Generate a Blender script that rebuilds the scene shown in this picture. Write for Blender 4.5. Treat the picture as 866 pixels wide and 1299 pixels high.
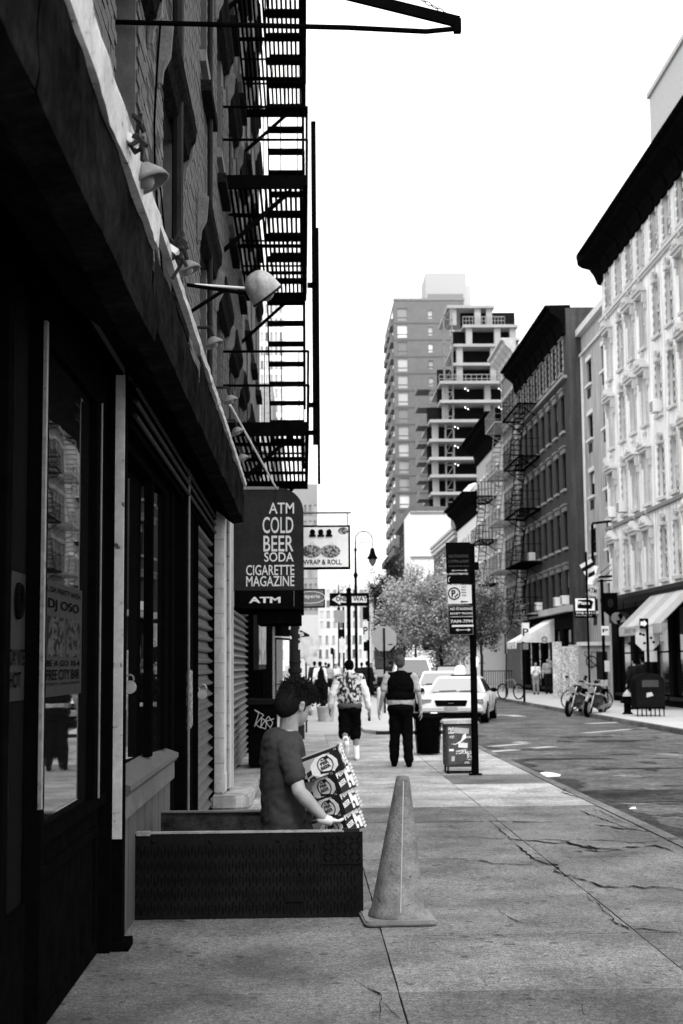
import bpy, bmesh, math, random
from mathutils import Vector, Matrix, noise
R = math.radians
random.seed(7)
sc = bpy.context.scene
for o in list(bpy.data.objects): bpy.data.objects.remove(o)
# ------------------------------------------------------------ camera
YAW, PITCH, ROLL, EYE, FPX = R(1.525), R(6.09), R(0.5), 1.6, 1804.0
fw = Vector((math.sin(YAW)*math.cos(PITCH), math.cos(YAW)*math.cos(PITCH), math.sin(PITCH)))
r0 = Vector((math.cos(YAW), -math.sin(YAW), 0)); u0 = r0.cross(fw)
rt = r0*math.cos(ROLL) - u0*math.sin(ROLL); up = u0*math.cos(ROLL) + r0*math.sin(ROLL)
cam_d = bpy.data.cameras.new('camera'); cam = bpy.data.objects.new('camera', cam_d); sc.collection.objects.link(cam)
cam.matrix_world = Matrix(((rt.x, up.x, -fw.x, 0), (rt.y, up.y, -fw.y, 0), (rt.z, up.z, -fw.z, EYE), (0, 0, 0, 1)))
cam_d.sensor_fit = 'VERTICAL'; cam_d.sensor_height = 36; cam_d.lens = 36*FPX/1299
cam_d.clip_start = 0.1; cam_d.clip_end = 5000
cam_d.dof.use_dof = True; cam_d.dof.focus_distance = 9.3; cam_d.dof.aperture_fstop = 4.5
sc.camera = cam
# ------------------------------------------------------------ sky and sun (bright overcast)
SUN_EL, SUN_AZ = R(56), R(183)          # azimuth clockwise from +Y: straight behind the camera
w = bpy.data.worlds.new('World'); sc.world = w; w.use_nodes = True
nt = w.node_tree; nt.nodes.clear()
sky = nt.nodes.new('ShaderNodeTexSky'); sky.sky_type = 'NISHITA'; sky.sun_disc = False
sky.sun_elevation = SUN_EL; sky.sun_rotation = SUN_AZ; sky.dust_density = 6; sky.air_density = 1.5
bw = nt.nodes.new('ShaderNodeRGBToBW'); mx = nt.nodes.new('ShaderNodeMath'); mx.operation = 'MULTIPLY_ADD'
mx.inputs[1].default_value = 0.35; mx.inputs[2].default_value = 8.3
bg = nt.nodes.new('ShaderNodeBackground'); bg.inputs[1].default_value = 0.12; wo = nt.nodes.new('ShaderNodeOutputWorld')
nt.links.new(sky.outputs[0], bw.inputs[0]); nt.links.new(bw.outputs[0], mx.inputs[0]); nt.links.new(mx.outputs[0], bg.inputs[0]); nt.links.new(bg.outputs[0], wo.inputs[0])
sl = bpy.data.lights.new('sun', 'SUN'); sl.energy = 1.5; sl.angle = R(14); sl.color = (1, 1, 1)
so = bpy.data.objects.new('sun', sl); sc.collection.objects.link(so)
sd = Vector((math.sin(SUN_AZ)*math.cos(SUN_EL), math.cos(SUN_AZ)*math.cos(SUN_EL), math.sin(SUN_EL)))
so.rotation_euler = sd.to_track_quat('Z', 'Y').to_euler(); so.location = (0, 0, 60)
sc.view_settings.view_transform = 'Standard'; sc.view_settings.look = 'None'
sc.view_settings.exposure = 0.8; sc.view_settings.gamma = 1.0; sc.view_settings.use_curve_mapping = False

# ------------------------------------------------------------ pixel -> place helpers (things are placed along these rays)
def ray(px, py): return fw*FPX + rt*(px-433) + up*(649.5-py)
O = Vector((0, 0, EYE))
def atY(px, py, Y): d = ray(px, py); return O + d*(Y/d.y)
def gnd(px, py, z=0.0): d = ray(px, py); return O + d*((z-EYE)/d.z)
def onX(px, py, X): d = ray(px, py); return O + d*(X/d.x)

# ------------------------------------------------------------ materials
MATS = {}; KIDS = {}
def M(name, v, rough=.75, var=.15, scale=6., bump=.15, metal=0., spec=.4, kind=None, v2=None, emit=0, stretch=None):
    if name in MATS: return MATS[name]
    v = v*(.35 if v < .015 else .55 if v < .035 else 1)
    m = bpy.data.materials.new(name); m.use_nodes = True; t = m.node_tree; n = t.nodes; L = t.links
    p = n['Principled BSDF']; p.inputs['Roughness'].default_value = rough; p.inputs['Metallic'].default_value = metal
    p.inputs['Specular IOR Level'].default_value = spec*(.0 if v < .012 else .08 if v < .06 else .5 if v < .2 else 1)
    tc = n.new('ShaderNodeTexCoord'); mp = n.new('ShaderNodeMapping'); L.new(tc.outputs['Object'], mp.inputs[0])
    if stretch: mp.inputs['Scale'].default_value = stretch
    def noise_(s, det=6, rg=.6):
        x = n.new('ShaderNodeTexNoise'); x.inputs['Scale'].default_value = s; x.inputs['Detail'].default_value = det; x.inputs['Roughness'].default_value = rg
        L.new(mp.outputs[0], x.inputs[0]); return x
    def ramp(src, a, b, ca, cb):
        r = n.new('ShaderNodeMapRange'); r.inputs[1].default_value = a; r.inputs[2].default_value = b; r.inputs[3].default_value = ca; r.inputs[4].default_value = cb
        L.new(src, r.inputs[0]); return r.outputs[0]
    def math_(op, a, b):
        q = n.new('ShaderNodeMath'); q.operation = op
        for i, s in enumerate((a, b)):
            if isinstance(s, (int, float)): q.inputs[i].default_value = s
            else: L.new(s, q.inputs[i])
        return q.outputs[0]
    a = noise_(scale); b = noise_(scale*7, 4)
    col = math_('MULTIPLY', ramp(a.outputs[0], .3, .7, 1-var, 1+var), ramp(b.outputs[0], .3, .7, 1-var*.6, 1+var*.6))
    oi = n.new('ShaderNodeObjectInfo'); col = math_('MULTIPLY', col, ramp(oi.outputs['Random'], 0, 1, .93, 1.07))
    h = b.outputs[0]
    if kind == 'concrete':
        s = noise_(75, 4, .9); col = math_('MULTIPLY', col, ramp(s.outputs[0], .4, .6, .4, 1.65))
        s2 = noise_(26, 4, .8); col = math_('MULTIPLY', col, ramp(s2.outputs[0], .36, .64, .6, 1.4)); col = math_('MULTIPLY', col, ramp(oi.outputs['Random'], 0, 1, .86, 1.12))
        st = noise_(1.1, 7, .7); col = math_('MULTIPLY', col, ramp(st.outputs[0], .36, .62, .5, 1.2))
        vr = n.new('ShaderNodeTexVoronoi'); vr.inputs['Scale'].default_value = 9; L.new(mp.outputs[0], vr.inputs[0])
        sp = noise_(2.3, 2); th = ramp(sp.outputs[0], .42, .68, .04, .3)
        sub = math_('SUBTRACT', vr.outputs['Distance'], th); col = math_('MULTIPLY', col, ramp(sub, -.05, .05, .42, 1.))
        h = s.outputs[0]
    elif kind == 'asphalt':
        s = noise_(70, 4, .8); col = math_('MULTIPLY', col, ramp(s.outputs[0], .35, .65, .5, 1.6))
        s2 = noise_(11, 5, .85); col = math_('MULTIPLY', col, ramp(s2.outputs[0], .36, .64, .45, 1.55)); s3 = noise_(2.6, 5, .8); col = math_('MULTIPLY', col, ramp(s3.outputs[0], .38, .62, .65, 1.3))
        st = noise_(.5, 8, .75); col = math_('MULTIPLY', col, ramp(st.outputs[0], .38, .62, .55, 1.35)); h = s.outputs[0]
    elif kind == 'brick':
        br = n.new('ShaderNodeTexBrick'); br.inputs['Scale'].default_value = 1; br.inputs['Brick Width'].default_value = .22; br.inputs['Row Height'].default_value = .075
        br.inputs['Mortar Size'].default_value = .008; br.inputs['Color1'].default_value = (.8,)*3+(1,); br.inputs['Color2'].default_value = (1.2,)*3+(1,); br.inputs['Mortar'].default_value = (1.7,)*3+(1,)
        sx = n.new('ShaderNodeSeparateXYZ'); L.new(tc.outputs['Object'], sx.inputs[0]); cx = n.new('ShaderNodeCombineXYZ')
        L.new(math_('ADD', sx.outputs[0], sx.outputs[1]), cx.inputs[0]); L.new(sx.outputs[2], cx.inputs[1]); L.new(cx.outputs[0], br.inputs[0])
        bb = n.new('ShaderNodeRGBToBW'); L.new(br.outputs[0], bb.inputs[0]); col = math_('MULTIPLY', col, bb.outputs[0]); h = bb.outputs[0]
    elif kind == 'print' or kind == 'chip':
        lo, hi = (.47, .5) if kind == 'print' else (.37, .40)
        if kind == 'chip': s = noise_(scale*2, 8, .75)
        else: s = noise_(scale*5, 2, .4)
        f = ramp(s.outputs[0], lo, hi, 0, 1); lm = n.new('ShaderNodeMix'); lm.inputs[2].default_value = v2/max(v, .001); lm.inputs[3].default_value = 1; L.new(f, lm.inputs[0])
        col = math_('MULTIPLY', col, lm.outputs[0]); h = s.outputs[0]
    elif kind == 'drip':
        mp2 = n.new('ShaderNodeMapping'); mp2.inputs['Scale'].default_value = (3, 3, .25); L.new(tc.outputs['Object'], mp2.inputs[0])
        s = n.new('ShaderNodeTexNoise'); s.inputs['Scale'].default_value = 1.6; s.inputs['Detail'].default_value = 8; L.new(mp2.outputs[0], s.inputs[0])
        col = math_('MULTIPLY', col, ramp(s.outputs[0], .36, .6, .62, 1.05))
    col = math_('MULTIPLY', col, v); cc = n.new('ShaderNodeCombineColor')
    for i in range(3): L.new(col, cc.inputs[i])
    L.new(cc.outputs[0], p.inputs['Base Color'])
    if bump:
        bp = n.new('ShaderNodeBump'); bp.inputs['Strength'].default_value = bump; bp.inputs['Distance'].default_value = .01; L.new(h, bp.inputs['Height']); L.new(bp.outputs[0], p.inputs['Normal'])
    if emit: p.inputs['Emission Color'].default_value = (1, 1, 1, 1); p.inputs['Emission Strength'].default_value = emit
    L.new(ramp(a.outputs[0], .3, .7, max(0, rough-.1), min(1, rough+.1)), p.inputs['Roughness'])
    MATS[name] = m; return m
def glass(name, v=.012, rough=.02, spec=.6):
    if name in MATS: return MATS[name]
    m = bpy.data.materials.new(name); m.use_nodes = True; t = m.node_tree; n = t.nodes; L = t.links; p = n['Principled BSDF']
    p.inputs['Roughness'].default_value = rough; p.inputs['Specular IOR Level'].default_value = spec
    tc = n.new('ShaderNodeTexCoord'); x = n.new('ShaderNodeTexNoise'); x.inputs['Scale'].default_value = 1.3; L.new(tc.outputs['Object'], x.inputs[0])
    bp = n.new('ShaderNodeBump'); bp.inputs['Strength'].default_value = .05; bp.inputs['Distance'].default_value = .02; L.new(x.outputs[0], bp.inputs['Height']); L.new(bp.outputs[0], p.inputs['Normal'])
    oi = n.new('ShaderNodeObjectInfo'); r = n.new('ShaderNodeMapRange'); r.inputs[3].default_value = v*.4; r.inputs[4].default_value = v*2.4; L.new(oi.outputs['Random'], r.inputs[0])
    cc = n.new('ShaderNodeCombineColor'); [L.new(r.outputs[0], cc.inputs[i]) for i in range(3)]; L.new(cc.outputs[0], p.inputs['Base Color'])
    MATS[name] = m; return m
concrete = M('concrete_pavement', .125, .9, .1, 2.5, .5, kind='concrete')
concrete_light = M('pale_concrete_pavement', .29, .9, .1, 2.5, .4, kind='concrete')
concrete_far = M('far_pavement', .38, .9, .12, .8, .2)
crackm = M('crack_dirt', .02, .95, .3, 30, .4)
asphalt = M('asphalt', .085, .9, .2, 1.2, .7, kind='asphalt')
asphalt_new = M('asphalt_patch', .045, .95, .25, 5, .9, kind='asphalt')
black = M('black_paint', .008, .45, .3, 8, .15, spec=.35)
blackmatte = M('matte_black', .006, .8, .3, 4, .3, spec=.2)  # even, near-black matte base colour
iron = M('black_iron', .007, .7, .3, 9, .3, spec=.25)
darkgrey = M('dark_grey_paint', .03, .55, .3, 5, .2)
midgrey = M('mid_grey_paint', .16, .6, .2, 5, .2)
steel = M('worn_steel', .35, .4, .25, 14, .3, metal=.6)
white = M('white_paint', .8, .6, .08, 3, .1)
offwhite = M('offwhite_paint', .6, .7, .15, 3, .2)
chipped = M('chipped_white_paint', .5, .7, .2, 4, .4, kind='chip', v2=.05)
brickm = M('grey_painted_brick', .075, .85, .2, 9, .4)
mortar = M('mortar', .1, .9, .2, 12, .3)
brickwall = M('brick_wall', .13, .85, .2, 1.2, .4, kind='brick')
soot = M('sooty_stone', .02, .85, .9, 30, .6)
stone = M('pale_stone', .4, .85, .25, 4, .4)
wglass = glass('window_glass', .008, .05, .3)
sglass = glass('shop_glass', .004, .015, 1.6)
printw = M('white_print', .85, .6, .04, 4, 0)
printk = M('black_print', .01, .6, .04, 4, 0)

# ------------------------------------------------------------ mesh builder
class MB:
    def __init__(s): s.v = []; s.f = []
    def add(s, vs, fs):
        b = len(s.v); s.v += [Vector(v) for v in vs]; s.f += [[b+i for i in f] for f in fs]; return s
    def box(s, x0, x1, y0, y1, z0, z1):
        if x1 < x0: x0, x1 = x1, x0
        if y1 < y0: y0, y1 = y1, y0
        if z1 < z0: z0, z1 = z1, z0
        return s.add([(x0,y0,z0),(x1,y0,z0),(x1,y1,z0),(x0,y1,z0),(x0,y0,z1),(x1,y0,z1),(x1,y1,z1),(x0,y1,z1)],
                     [(0,3,2,1),(4,5,6,7),(0,1,5,4),(1,2,6,5),(2,3,7,6),(3,0,4,7)])
    def obox(s, mat, sx, sy, sz):
        m = MB().box(-sx/2, sx/2, -sy/2, sy/2, -sz/2, sz/2); return s.add([mat @ v for v in m.v], m.f)
    def quad(s, a, b, c, d): return s.add([a, b, c, d], [(0, 1, 2, 3)])
    def tube(s, p0, p1, r0, r1=None, seg=8, caps=True):
        p0 = Vector(p0); p1 = Vector(p1); r1 = r0 if r1 is None else r1
        d = (p1-p0).normalized(); a = d.orthogonal().normalized(); b = d.cross(a)
        vs = []
        for p, r in ((p0, r0), (p1, r1)):
            for i in range(seg):
                t = 2*math.pi*i/seg; vs.append(p + (a*math.cos(t)+b*math.sin(t))*r)
        fs = [(i, (i+1) % seg, seg+(i+1) % seg, seg+i) for i in range(seg)]
        if caps: fs += [tuple(range(seg))[::-1], tuple(range(seg, 2*seg))]
        return s.add(vs, fs)
    def path(s, pts, r, seg=6):
        for a, b in zip(pts, pts[1:]): s.tube(a, b, r, seg=seg)
        return s
    def bar(s, p0, p1, w, h):      # rectangular bar between points
        p0 = Vector(p0); p1 = Vector(p1); d = (p1-p0); L = d.length; d.normalize()
        side = d.cross(Vector((0,0,1)));
        if side.length < 1e-4: side = Vector((1,0,0))
        side.normalize(); u = side.cross(d)
        m = Matrix((side, d, u)).transposed().to_4x4(); m.translation = (p0+p1)/2
        return s.obox(m, w, L, h)
    def lathe(s, prof, c=(0,0,0), seg=16, mat=None):
        vs = []; c = Vector(c)
        for r, z in prof:
            for i in range(seg):
                t = 2*math.pi*i/seg; p = Vector((r*math.cos(t), r*math.sin(t), z)); vs.append((mat @ p if mat else p) + c)
        n = len(prof); fs = []
        for k in range(n-1):
            for i in range(seg): j = (i+1) % seg; fs.append((k*seg+i, k*seg+j, (k+1)*seg+j, (k+1)*seg+i))
        fs += [tuple(range(seg))[::-1], tuple(range((n-1)*seg, n*seg))]
        return s.add(vs, fs)
    def prism(s, pts, d, ax='y'):  # pts 2D polygon, extruded; ax y: (x,z) plane from y=d0..d1
        d0, d1 = d; n = len(pts)
        f = {'y': lambda p, q: (p[0], q, p[1]), 'x': lambda p, q: (q, p[0], p[1]), 'z': lambda p, q: (p[0], p[1], q)}[ax]
        return s.add([f(p, d0) for p in pts]+[f(p, d1) for p in pts], [tuple(range(n))[::-1], tuple(range(n, 2*n))]+[(i, (i+1) % n, n+(i+1) % n, n+i) for i in range(n)])
    def ball(s, c, rx, ry=None, rz=None, seg=14, rings=9, rot=None):
        ry = rx if ry is None else ry; rz = rx if rz is None else rz; c = Vector(c); vs = []; 
        for k in range(1, rings):
            th = math.pi*k/rings
            for i in range(seg):
                t = 2*math.pi*i/seg; p = Vector((rx*math.sin(th)*math.cos(t), ry*math.sin(th)*math.sin(t), rz*math.cos(th))); vs.append((rot @ p if rot else p)+c)
        tp = Vector((0,0,rz)); bt = -tp; vs += [(rot @ tp if rot else tp)+c, (rot @ bt if rot else bt)+c]; T = len(vs)-2; fs = []
        for k in range(rings-2):
            for i in range(seg): j = (i+1) % seg; fs.append((k*seg+i, (k+1)*seg+i, (k+1)*seg+j, k*seg+j))
        for i in range(seg): j = (i+1) % seg; fs.append((T, i, j)); b = (rings-2)*seg; fs.append((T+1, b+j, b+i))
        return s.add(vs, fs)
    def cap(s, p0, r0, p1, r1, seg=14): # capsule, for remeshing
        p0 = Vector(p0); p1 = Vector(p1)
        s.tube(p0, p1, r0, r1, seg); s.ball(p0, r0, seg=seg, rings=8); s.ball(p1, r1, seg=seg, rings=8); return s
    def torus(s, c, Rm, r, axis='x', seg=20, sg=6, a0=0, a1=2*math.pi):
        pts = []
        for i in range(seg+1):
            t = a0+(a1-a0)*i/seg; q = (Rm*math.cos(t), Rm*math.sin(t))
            pts.append(Vector(c)+Vector({'x': (0, q[0], q[1]), 'y': (q[0], 0, q[1]), 'z': (q[0], q[1], 0)}[axis]))
        return s.path(pts, r, sg)
    def xf(s, m): s.v = [m @ v for v in s.v]; return s
    def build(s, name, mat, parent=None, world=False, bevel=0, smooth=False, remesh=0, smi=0, wrinkle=0, label=None, kind=None, loc=None, rot=None, group=None):
        me = bpy.data.meshes.new(name); vs = s.v
        if parent is not None and world:
            mi = wm(parent).inverted(); vs = [mi @ v for v in vs]
        me.from_pydata([tuple(v) for v in vs], [], s.f); me.update()
        if bevel:
            bm = bmesh.new(); bm.from_mesh(me); bmesh.ops.recalc_face_normals(bm, faces=bm.faces)
            bmesh.ops.bevel(bm, geom=[e for e in bm.edges if e.is_manifold and e.calc_face_angle(0) > .5], offset=bevel, segments=2, affect='EDGES'); bm.to_mesh(me); bm.free()
        if remesh:
            t = bpy.data.objects.new('tmp', me); sc.collection.objects.link(t)
            a = t.modifiers.new('r', 'REMESH'); a.mode = 'VOXEL'; a.voxel_size = remesh; a.use_smooth_shade = True
            if smi: b = t.modifiers.new('s', 'SMOOTH'); b.iterations = smi; b.factor = .5
            dg = bpy.context.evaluated_depsgraph_get(); me2 = bpy.data.meshes.new_from_object(t.evaluated_get(dg)); bpy.data.objects.remove(t); me = me2; me.name = name
        if wrinkle:
            nn = [v.normal.copy() for v in me.vertices]
            for v, q in zip(me.vertices, nn):
                c = v.co; v.co = c + q*wrinkle*(noise.noise(Vector((c.x*7+c.z*5, c.y*7, c.z*11-c.x*4)))+.5*noise.noise(Vector((c.x*19, c.y*19+c.z*9, c.z*23))))
        if smooth or remesh:
            for p in me.polygons: p.use_smooth = True
            if smooth == 'auto': me.set_sharp_from_angle(angle=R(40))
        me.materials.clear(); me.materials.append(mat)
        o = bpy.data.objects.new(name, me); sc.collection.objects.link(o)
        if parent is not None: o.parent = parent; KIDS.setdefault(parent.name, []).append(o)
        if loc is not None: o.location = loc
        if rot is not None: o.rotation_euler = rot
        if label: o['label'] = label
        if kind: o['kind'] = kind
        if group: o['group'] = group
        return o
def wm(o):
    m = Matrix.LocRotScale(o.location, o.rotation_euler, o.scale)
    return (wm(o.parent) @ m) if o.parent else m
def thing(name, label, cat, loc=(0,0,0), rz=0, group=None, rx=0, ry=0):
    o = bpy.data.objects.new(name, None); sc.collection.objects.link(o); o.empty_display_size = .2
    o.location = loc; o.rotation_euler = (rx, ry, rz); o['label'] = label; o['category'] = cat
    if group: o['group'] = group
    return o
def tag(o, label, cat, group=None): 
    o['label'] = label; o['category'] = cat
    if group: o['group'] = group
    return o
def kids_of(o): return [c for c in sc.objects if c.parent == o]
def dup(o, loc=None, rz=None, label=None, parent=None, group=None):
    c = o.copy(); sc.collection.objects.link(c)
    if parent is not None: c.parent = parent; KIDS.setdefault(parent.name, []).append(c)
    if loc is not None: c.location = loc
    if rz is not None: c.rotation_euler.z = rz
    if label: c['label'] = label
    if group: c['group'] = group
    for k in list(KIDS.get(o.name, [])): dup(k, parent=c)
    return c
def textmesh(s, w=None, h=None, bold=.012, depth=.004, sx=1.):
    cu = bpy.data.curves.new('t', 'FONT'); cu.body = s; cu.size = 1; cu.offset = bold; cu.extrude = 0; cu.resolution_u = 3
    t = bpy.data.objects.new('t', cu); sc.collection.objects.link(t); dg = bpy.context.evaluated_depsgraph_get()
    me = bpy.data.meshes.new_from_object(t.evaluated_get(dg)); bpy.data.objects.remove(t)
    vs = [v.co.copy() for v in me.vertices]; fs = [tuple(p.vertices) for p in me.polygons]
    if not vs: return MB()
    x0 = min(v.x for v in vs); x1 = max(v.x for v in vs); y0 = min(v.y for v in vs); y1 = max(v.y for v in vs)
    ky = (h/(y1-y0)) if h else None; kx = (w/(x1-x0)) if w else None
    if kx is None: kx = ky*sx
    if ky is None: ky = kx
    n = len(vs); mb = MB(); 
    mb.add([((v.x-x0)*kx, 0, (v.y-y0)*ky) for v in vs], [f for f in fs]); return mb   # lies in xz plane, facing -y
def letters(s, parent, mat, x, z, y, w=None, h=None, bold=.012, sx=1., right=False, center=False, m=None, name='lettering'):
    mb = textmesh(s, w, h, bold, sx=sx)
    if not mb.v: return
    W = max(v.x for v in mb.v)
    ox = x-W if right else (x-W/2 if center else x)
    mb.xf(Matrix.Translation((ox, y, z)))
    if m: mb.xf(m)
    return mb.build(name, mat, parent)
# ============================================================ SETTING
def struct(o): o['kind'] = 'structure'; return o
KX, KR, FX = 3.4, 8.8, 12.8          # left kerb, right kerb, right facades
struct(MB().box(-900, 900, -60, 2500, -.6, -.2).build('ground', M('far_ground', .2, .9)))
struct(MB().box(KX-.2, KR+.2, -10, 420, -.2, -.12).build('road', asphalt))
# left pavement: bed + slabs
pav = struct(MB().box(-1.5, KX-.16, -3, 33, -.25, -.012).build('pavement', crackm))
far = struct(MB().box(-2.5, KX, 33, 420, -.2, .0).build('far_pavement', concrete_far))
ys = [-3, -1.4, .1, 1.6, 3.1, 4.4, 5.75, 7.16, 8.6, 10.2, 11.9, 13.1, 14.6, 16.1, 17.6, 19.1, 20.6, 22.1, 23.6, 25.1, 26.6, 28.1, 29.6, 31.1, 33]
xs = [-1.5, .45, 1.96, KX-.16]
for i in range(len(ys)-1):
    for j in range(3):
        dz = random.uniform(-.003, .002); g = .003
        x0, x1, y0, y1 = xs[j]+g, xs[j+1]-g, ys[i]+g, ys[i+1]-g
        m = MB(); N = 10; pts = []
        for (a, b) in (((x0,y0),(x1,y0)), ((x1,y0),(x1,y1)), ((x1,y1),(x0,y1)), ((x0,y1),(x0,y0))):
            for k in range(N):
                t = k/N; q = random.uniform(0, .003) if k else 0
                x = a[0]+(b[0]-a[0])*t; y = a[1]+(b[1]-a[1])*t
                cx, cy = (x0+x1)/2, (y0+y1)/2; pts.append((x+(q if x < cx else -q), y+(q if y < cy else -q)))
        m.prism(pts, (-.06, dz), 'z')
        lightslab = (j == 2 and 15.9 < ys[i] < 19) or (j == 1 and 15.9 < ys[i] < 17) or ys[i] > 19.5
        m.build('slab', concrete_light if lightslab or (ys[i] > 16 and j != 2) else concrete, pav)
for i in range(24):
    y0 = -2+i*1.5
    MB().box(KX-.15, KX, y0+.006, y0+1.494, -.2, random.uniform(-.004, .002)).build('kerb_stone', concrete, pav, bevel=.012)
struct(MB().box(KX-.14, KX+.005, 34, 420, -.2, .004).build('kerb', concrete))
# dark raised kerb edge of the next stretch of pavement
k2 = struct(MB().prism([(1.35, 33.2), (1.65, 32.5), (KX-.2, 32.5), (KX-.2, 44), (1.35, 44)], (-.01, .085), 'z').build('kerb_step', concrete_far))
MB().box(1.6, KX-.2, 32.44, 32.5, .0, .075).build('kerb_face', darkgrey, k2)
# right pavement with kerb
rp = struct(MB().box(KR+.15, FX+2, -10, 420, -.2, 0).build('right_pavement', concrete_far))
for i in range(30): MB().box(KR, KR+.145, 20+i*3, 22.98+i*3, -.2, random.uniform(.0, .006)).build('kerb_stone', concrete, rp, bevel=.02)
# cracks
def crack(pts, wid, seed):
    rnd = random.Random(seed); P = [gnd(433+x/2, 975+y/2, .006) for x, y in pts]; Q = []
    for a, b in zip(P, P[1:]):
        n = max(2, int((b-a).length/.07))
        for k in range(n): 
            t = k/n; q = a.lerp(b, t); Q.append(q + Vector((rnd.uniform(-.015, .015), rnd.uniform(-.075, .075), 0)))
    Q.append(P[-1]); vs = []; fs = []
    for i, q in enumerate(Q):
        ww = .5*wid*rnd.uniform(.15, 1.25)*min(1, .25+min(i, len(Q)-1-i)*.25); vs += [q+Vector((0, -ww/2, 0)) + Vector((-ww*.2, 0, 0)), q+Vector((0, ww/2, 0)) + Vector((ww*.2, 0, 0))]
        if i: b = 2*i; fs.append((b-2, b, b+1, b-1))
    MB().add(vs, fs).build('crack', crackm, pav)
CR = [([(440,190),(490,232),(548,245),(545,262),(600,278),(660,298),(740,298),(866,308)], .09), ([(200,222),(300,228),(400,240),(495,243)], .06),
 ([(290,170),(440,180),(600,180),(770,188),(866,180)], .06), ([(380,132),(540,136)], .1), ([(640,140),(700,150),(790,160)], .12),
 ([(615,318),(660,352),(690,385),(740,412),(866,408)], .05), ([(395,355),(430,380),(490,405)], .03), ([(535,408),(670,415)], .03),
 ([(30,540),(70,552),(100,575),(105,610),(98,648)], .035), ([(100,590),(135,615),(145,635),(130,648)], .02), ([(630,545),(757,538)], .02),
 ([(625,575),(630,590),(612,605),(620,625)], .03), ([(780,500),(830,528),(866,540)], .03), ([(815,585),(866,592)], .02), ([(230,395),(285,402)], .03),
 ([(500,190),(560,185),(640,200),(700,205)], .1), ([(440,180),(560,188),(600,195),(650,205),(720,200),(800,195),(855,215)], .1),
 ([(560,215),(620,205),(680,212),(760,196)], .07), ([(375,130),(440,188)], .06), ([(330,296),(480,300)], .02), ([(600,105),(700,140),(740,160)], .08), ([(560,60),(600,72)], .15), ([(640,100),(700,130),(760,150)], .05)]
for i, (p, wd) in enumerate(CR):
    crack(p, wd, i); rr_ = random.Random(i+50)
    for q in p[::1]:
        if rr_.random() < .45:
            x, y = q; ex = rr_.uniform(-45, 45); ey = rr_.uniform(-14, 18); crack([(x, y), (x+ex*.5, y+ey*.4), (x+ex, y+ey)], wd*.45, i+77)
# rough broken gutter, road patches and markings
def blob_sheet(name, cx, cy, rx, ry, z, mat, parent=None, seed=1, n=40, amp=.25):
    rnd = random.Random(seed); pts = []
    for k in range(n):
        t = 2*math.pi*k/n; q = 1+amp*(noise.noise(Vector((math.cos(t)*2, math.sin(t)*2, seed)))+rnd.uniform(-.2, .2)); pts.append((cx+rx*q*math.cos(t), cy+ry*q*math.sin(t)))
    m = MB(); m.add([(cx, cy, z)]+[(x, y, z) for x, y in pts], [(0, 1+k, 1+(k+1) % n) for k in range(n)]); return m.build(name, mat, parent)
road = sc.objects['road']
gut = MB()
pts = []; 
for k in range(90):
    y = 11+k*.16; pts.append((KX+.45+.35*noise.noise(Vector((y*.8, 0, 0)))+random.uniform(-.06, .06), y))
gut.add([(KX+.01, y, -.116) for x, y in pts]+[(x, y, -.116) for x, y in pts], [(k, 90+k, 91+k, k+1) for k in range(89)]); gut.build('asphalt_patch', asphalt_new, road)
for i, (px, py, rx, ry) in enumerate([(690,951,.75,.35),(716,963,.9,.22),(778,940,.6,.5),(810,975,.9,.12),(800,1010,1.4,.9),(745,935,.6,.3)]):
    g = gnd(px, py, -.12); blob_sheet('asphalt_patch', g.x, g.y, rx, ry, -.1155+i*.0008, asphalt_new, road, seed=i)
rnd = random.Random(21); asp_l = M('asphalt_worn', .13, .9, .3, 6, .8, kind='asphalt')
for i in range(80):
    y = rnd.uniform(12, 34); x = rnd.uniform(3.7, 8.5)
    blob_sheet('asphalt_patch', x, y, rnd.uniform(.05, .28), rnd.uniform(.05, .4), -.1165+i*.00002, rnd.choice([asphalt_new, asphalt_new, asp_l]), road, seed=i+100, n=30, amp=.9)
mk = M('worn_road_paint', .34, .8, .2, 4, .2, kind='chip', v2=.12)
def mark(px0, py0, px1, py1, wdt):
    a = gnd(px0, py0, -.11); b = gnd(px1, py1, -.11); d = (b-a).normalized(); s = Vector((-d.y, d.x, 0))*wdt/2
    MB().quad(a-s, b-s, b+s, a+s).build('road_marking', mk, road)
for a in [(615,954,655,951,.3),(622,947,668,943,.25),(675,949,702,947,.3),(627,907,642,907,.5),(645,907,660,909,.45),(740,930,860,920,.22),(745,918,790,916,.4),(655,942,666,941,.3),(690,885,765,897,.15),(640,900,700,901,.12),(800,925,866,921,.2)]: mark(*a)
# ============================================================ generic buildings
def facade(name, parent, W, H, holes, mat, reveal=.2, z0=0., y=0.):
    us = sorted({0., W} | {h[0] for h in holes} | {h[1] for h in holes}); vs_ = sorted({z0, H} | {h[2] for h in holes} | {h[3] for h in holes})
    m = MB()
    for a, b in zip(us, us[1:]):
        run = None
        for c, d in zip(vs_, vs_[1:]):
            cu, cv = (a+b)/2, (c+d)/2
            solid = not any(h[0] < cu < h[1] and h[2] < cv < h[3] for h in holes)
            if solid: run = (run[0], d) if run else (c, d)
            if (not solid or d == vs_[-1]) and run:
                m.quad((a, y, run[0]), (b, y, run[0]), (b, y, run[1]), (a, y, run[1])); run = None
    for a, b, c, d in holes:
        r = y+reveal; m.quad((a,y,c),(a,r,c),(a,r,d),(a,y,d)); m.quad((b,r,c),(b,y,c),(b,y,d),(b,r,d)); m.quad((a,y,c),(b,y,c),(b,r,c),(a,r,c)); m.quad((a,r,d),(b,r,d),(b,y,d),(a,y,d))
    return m.build(name, mat, parent)
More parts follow.
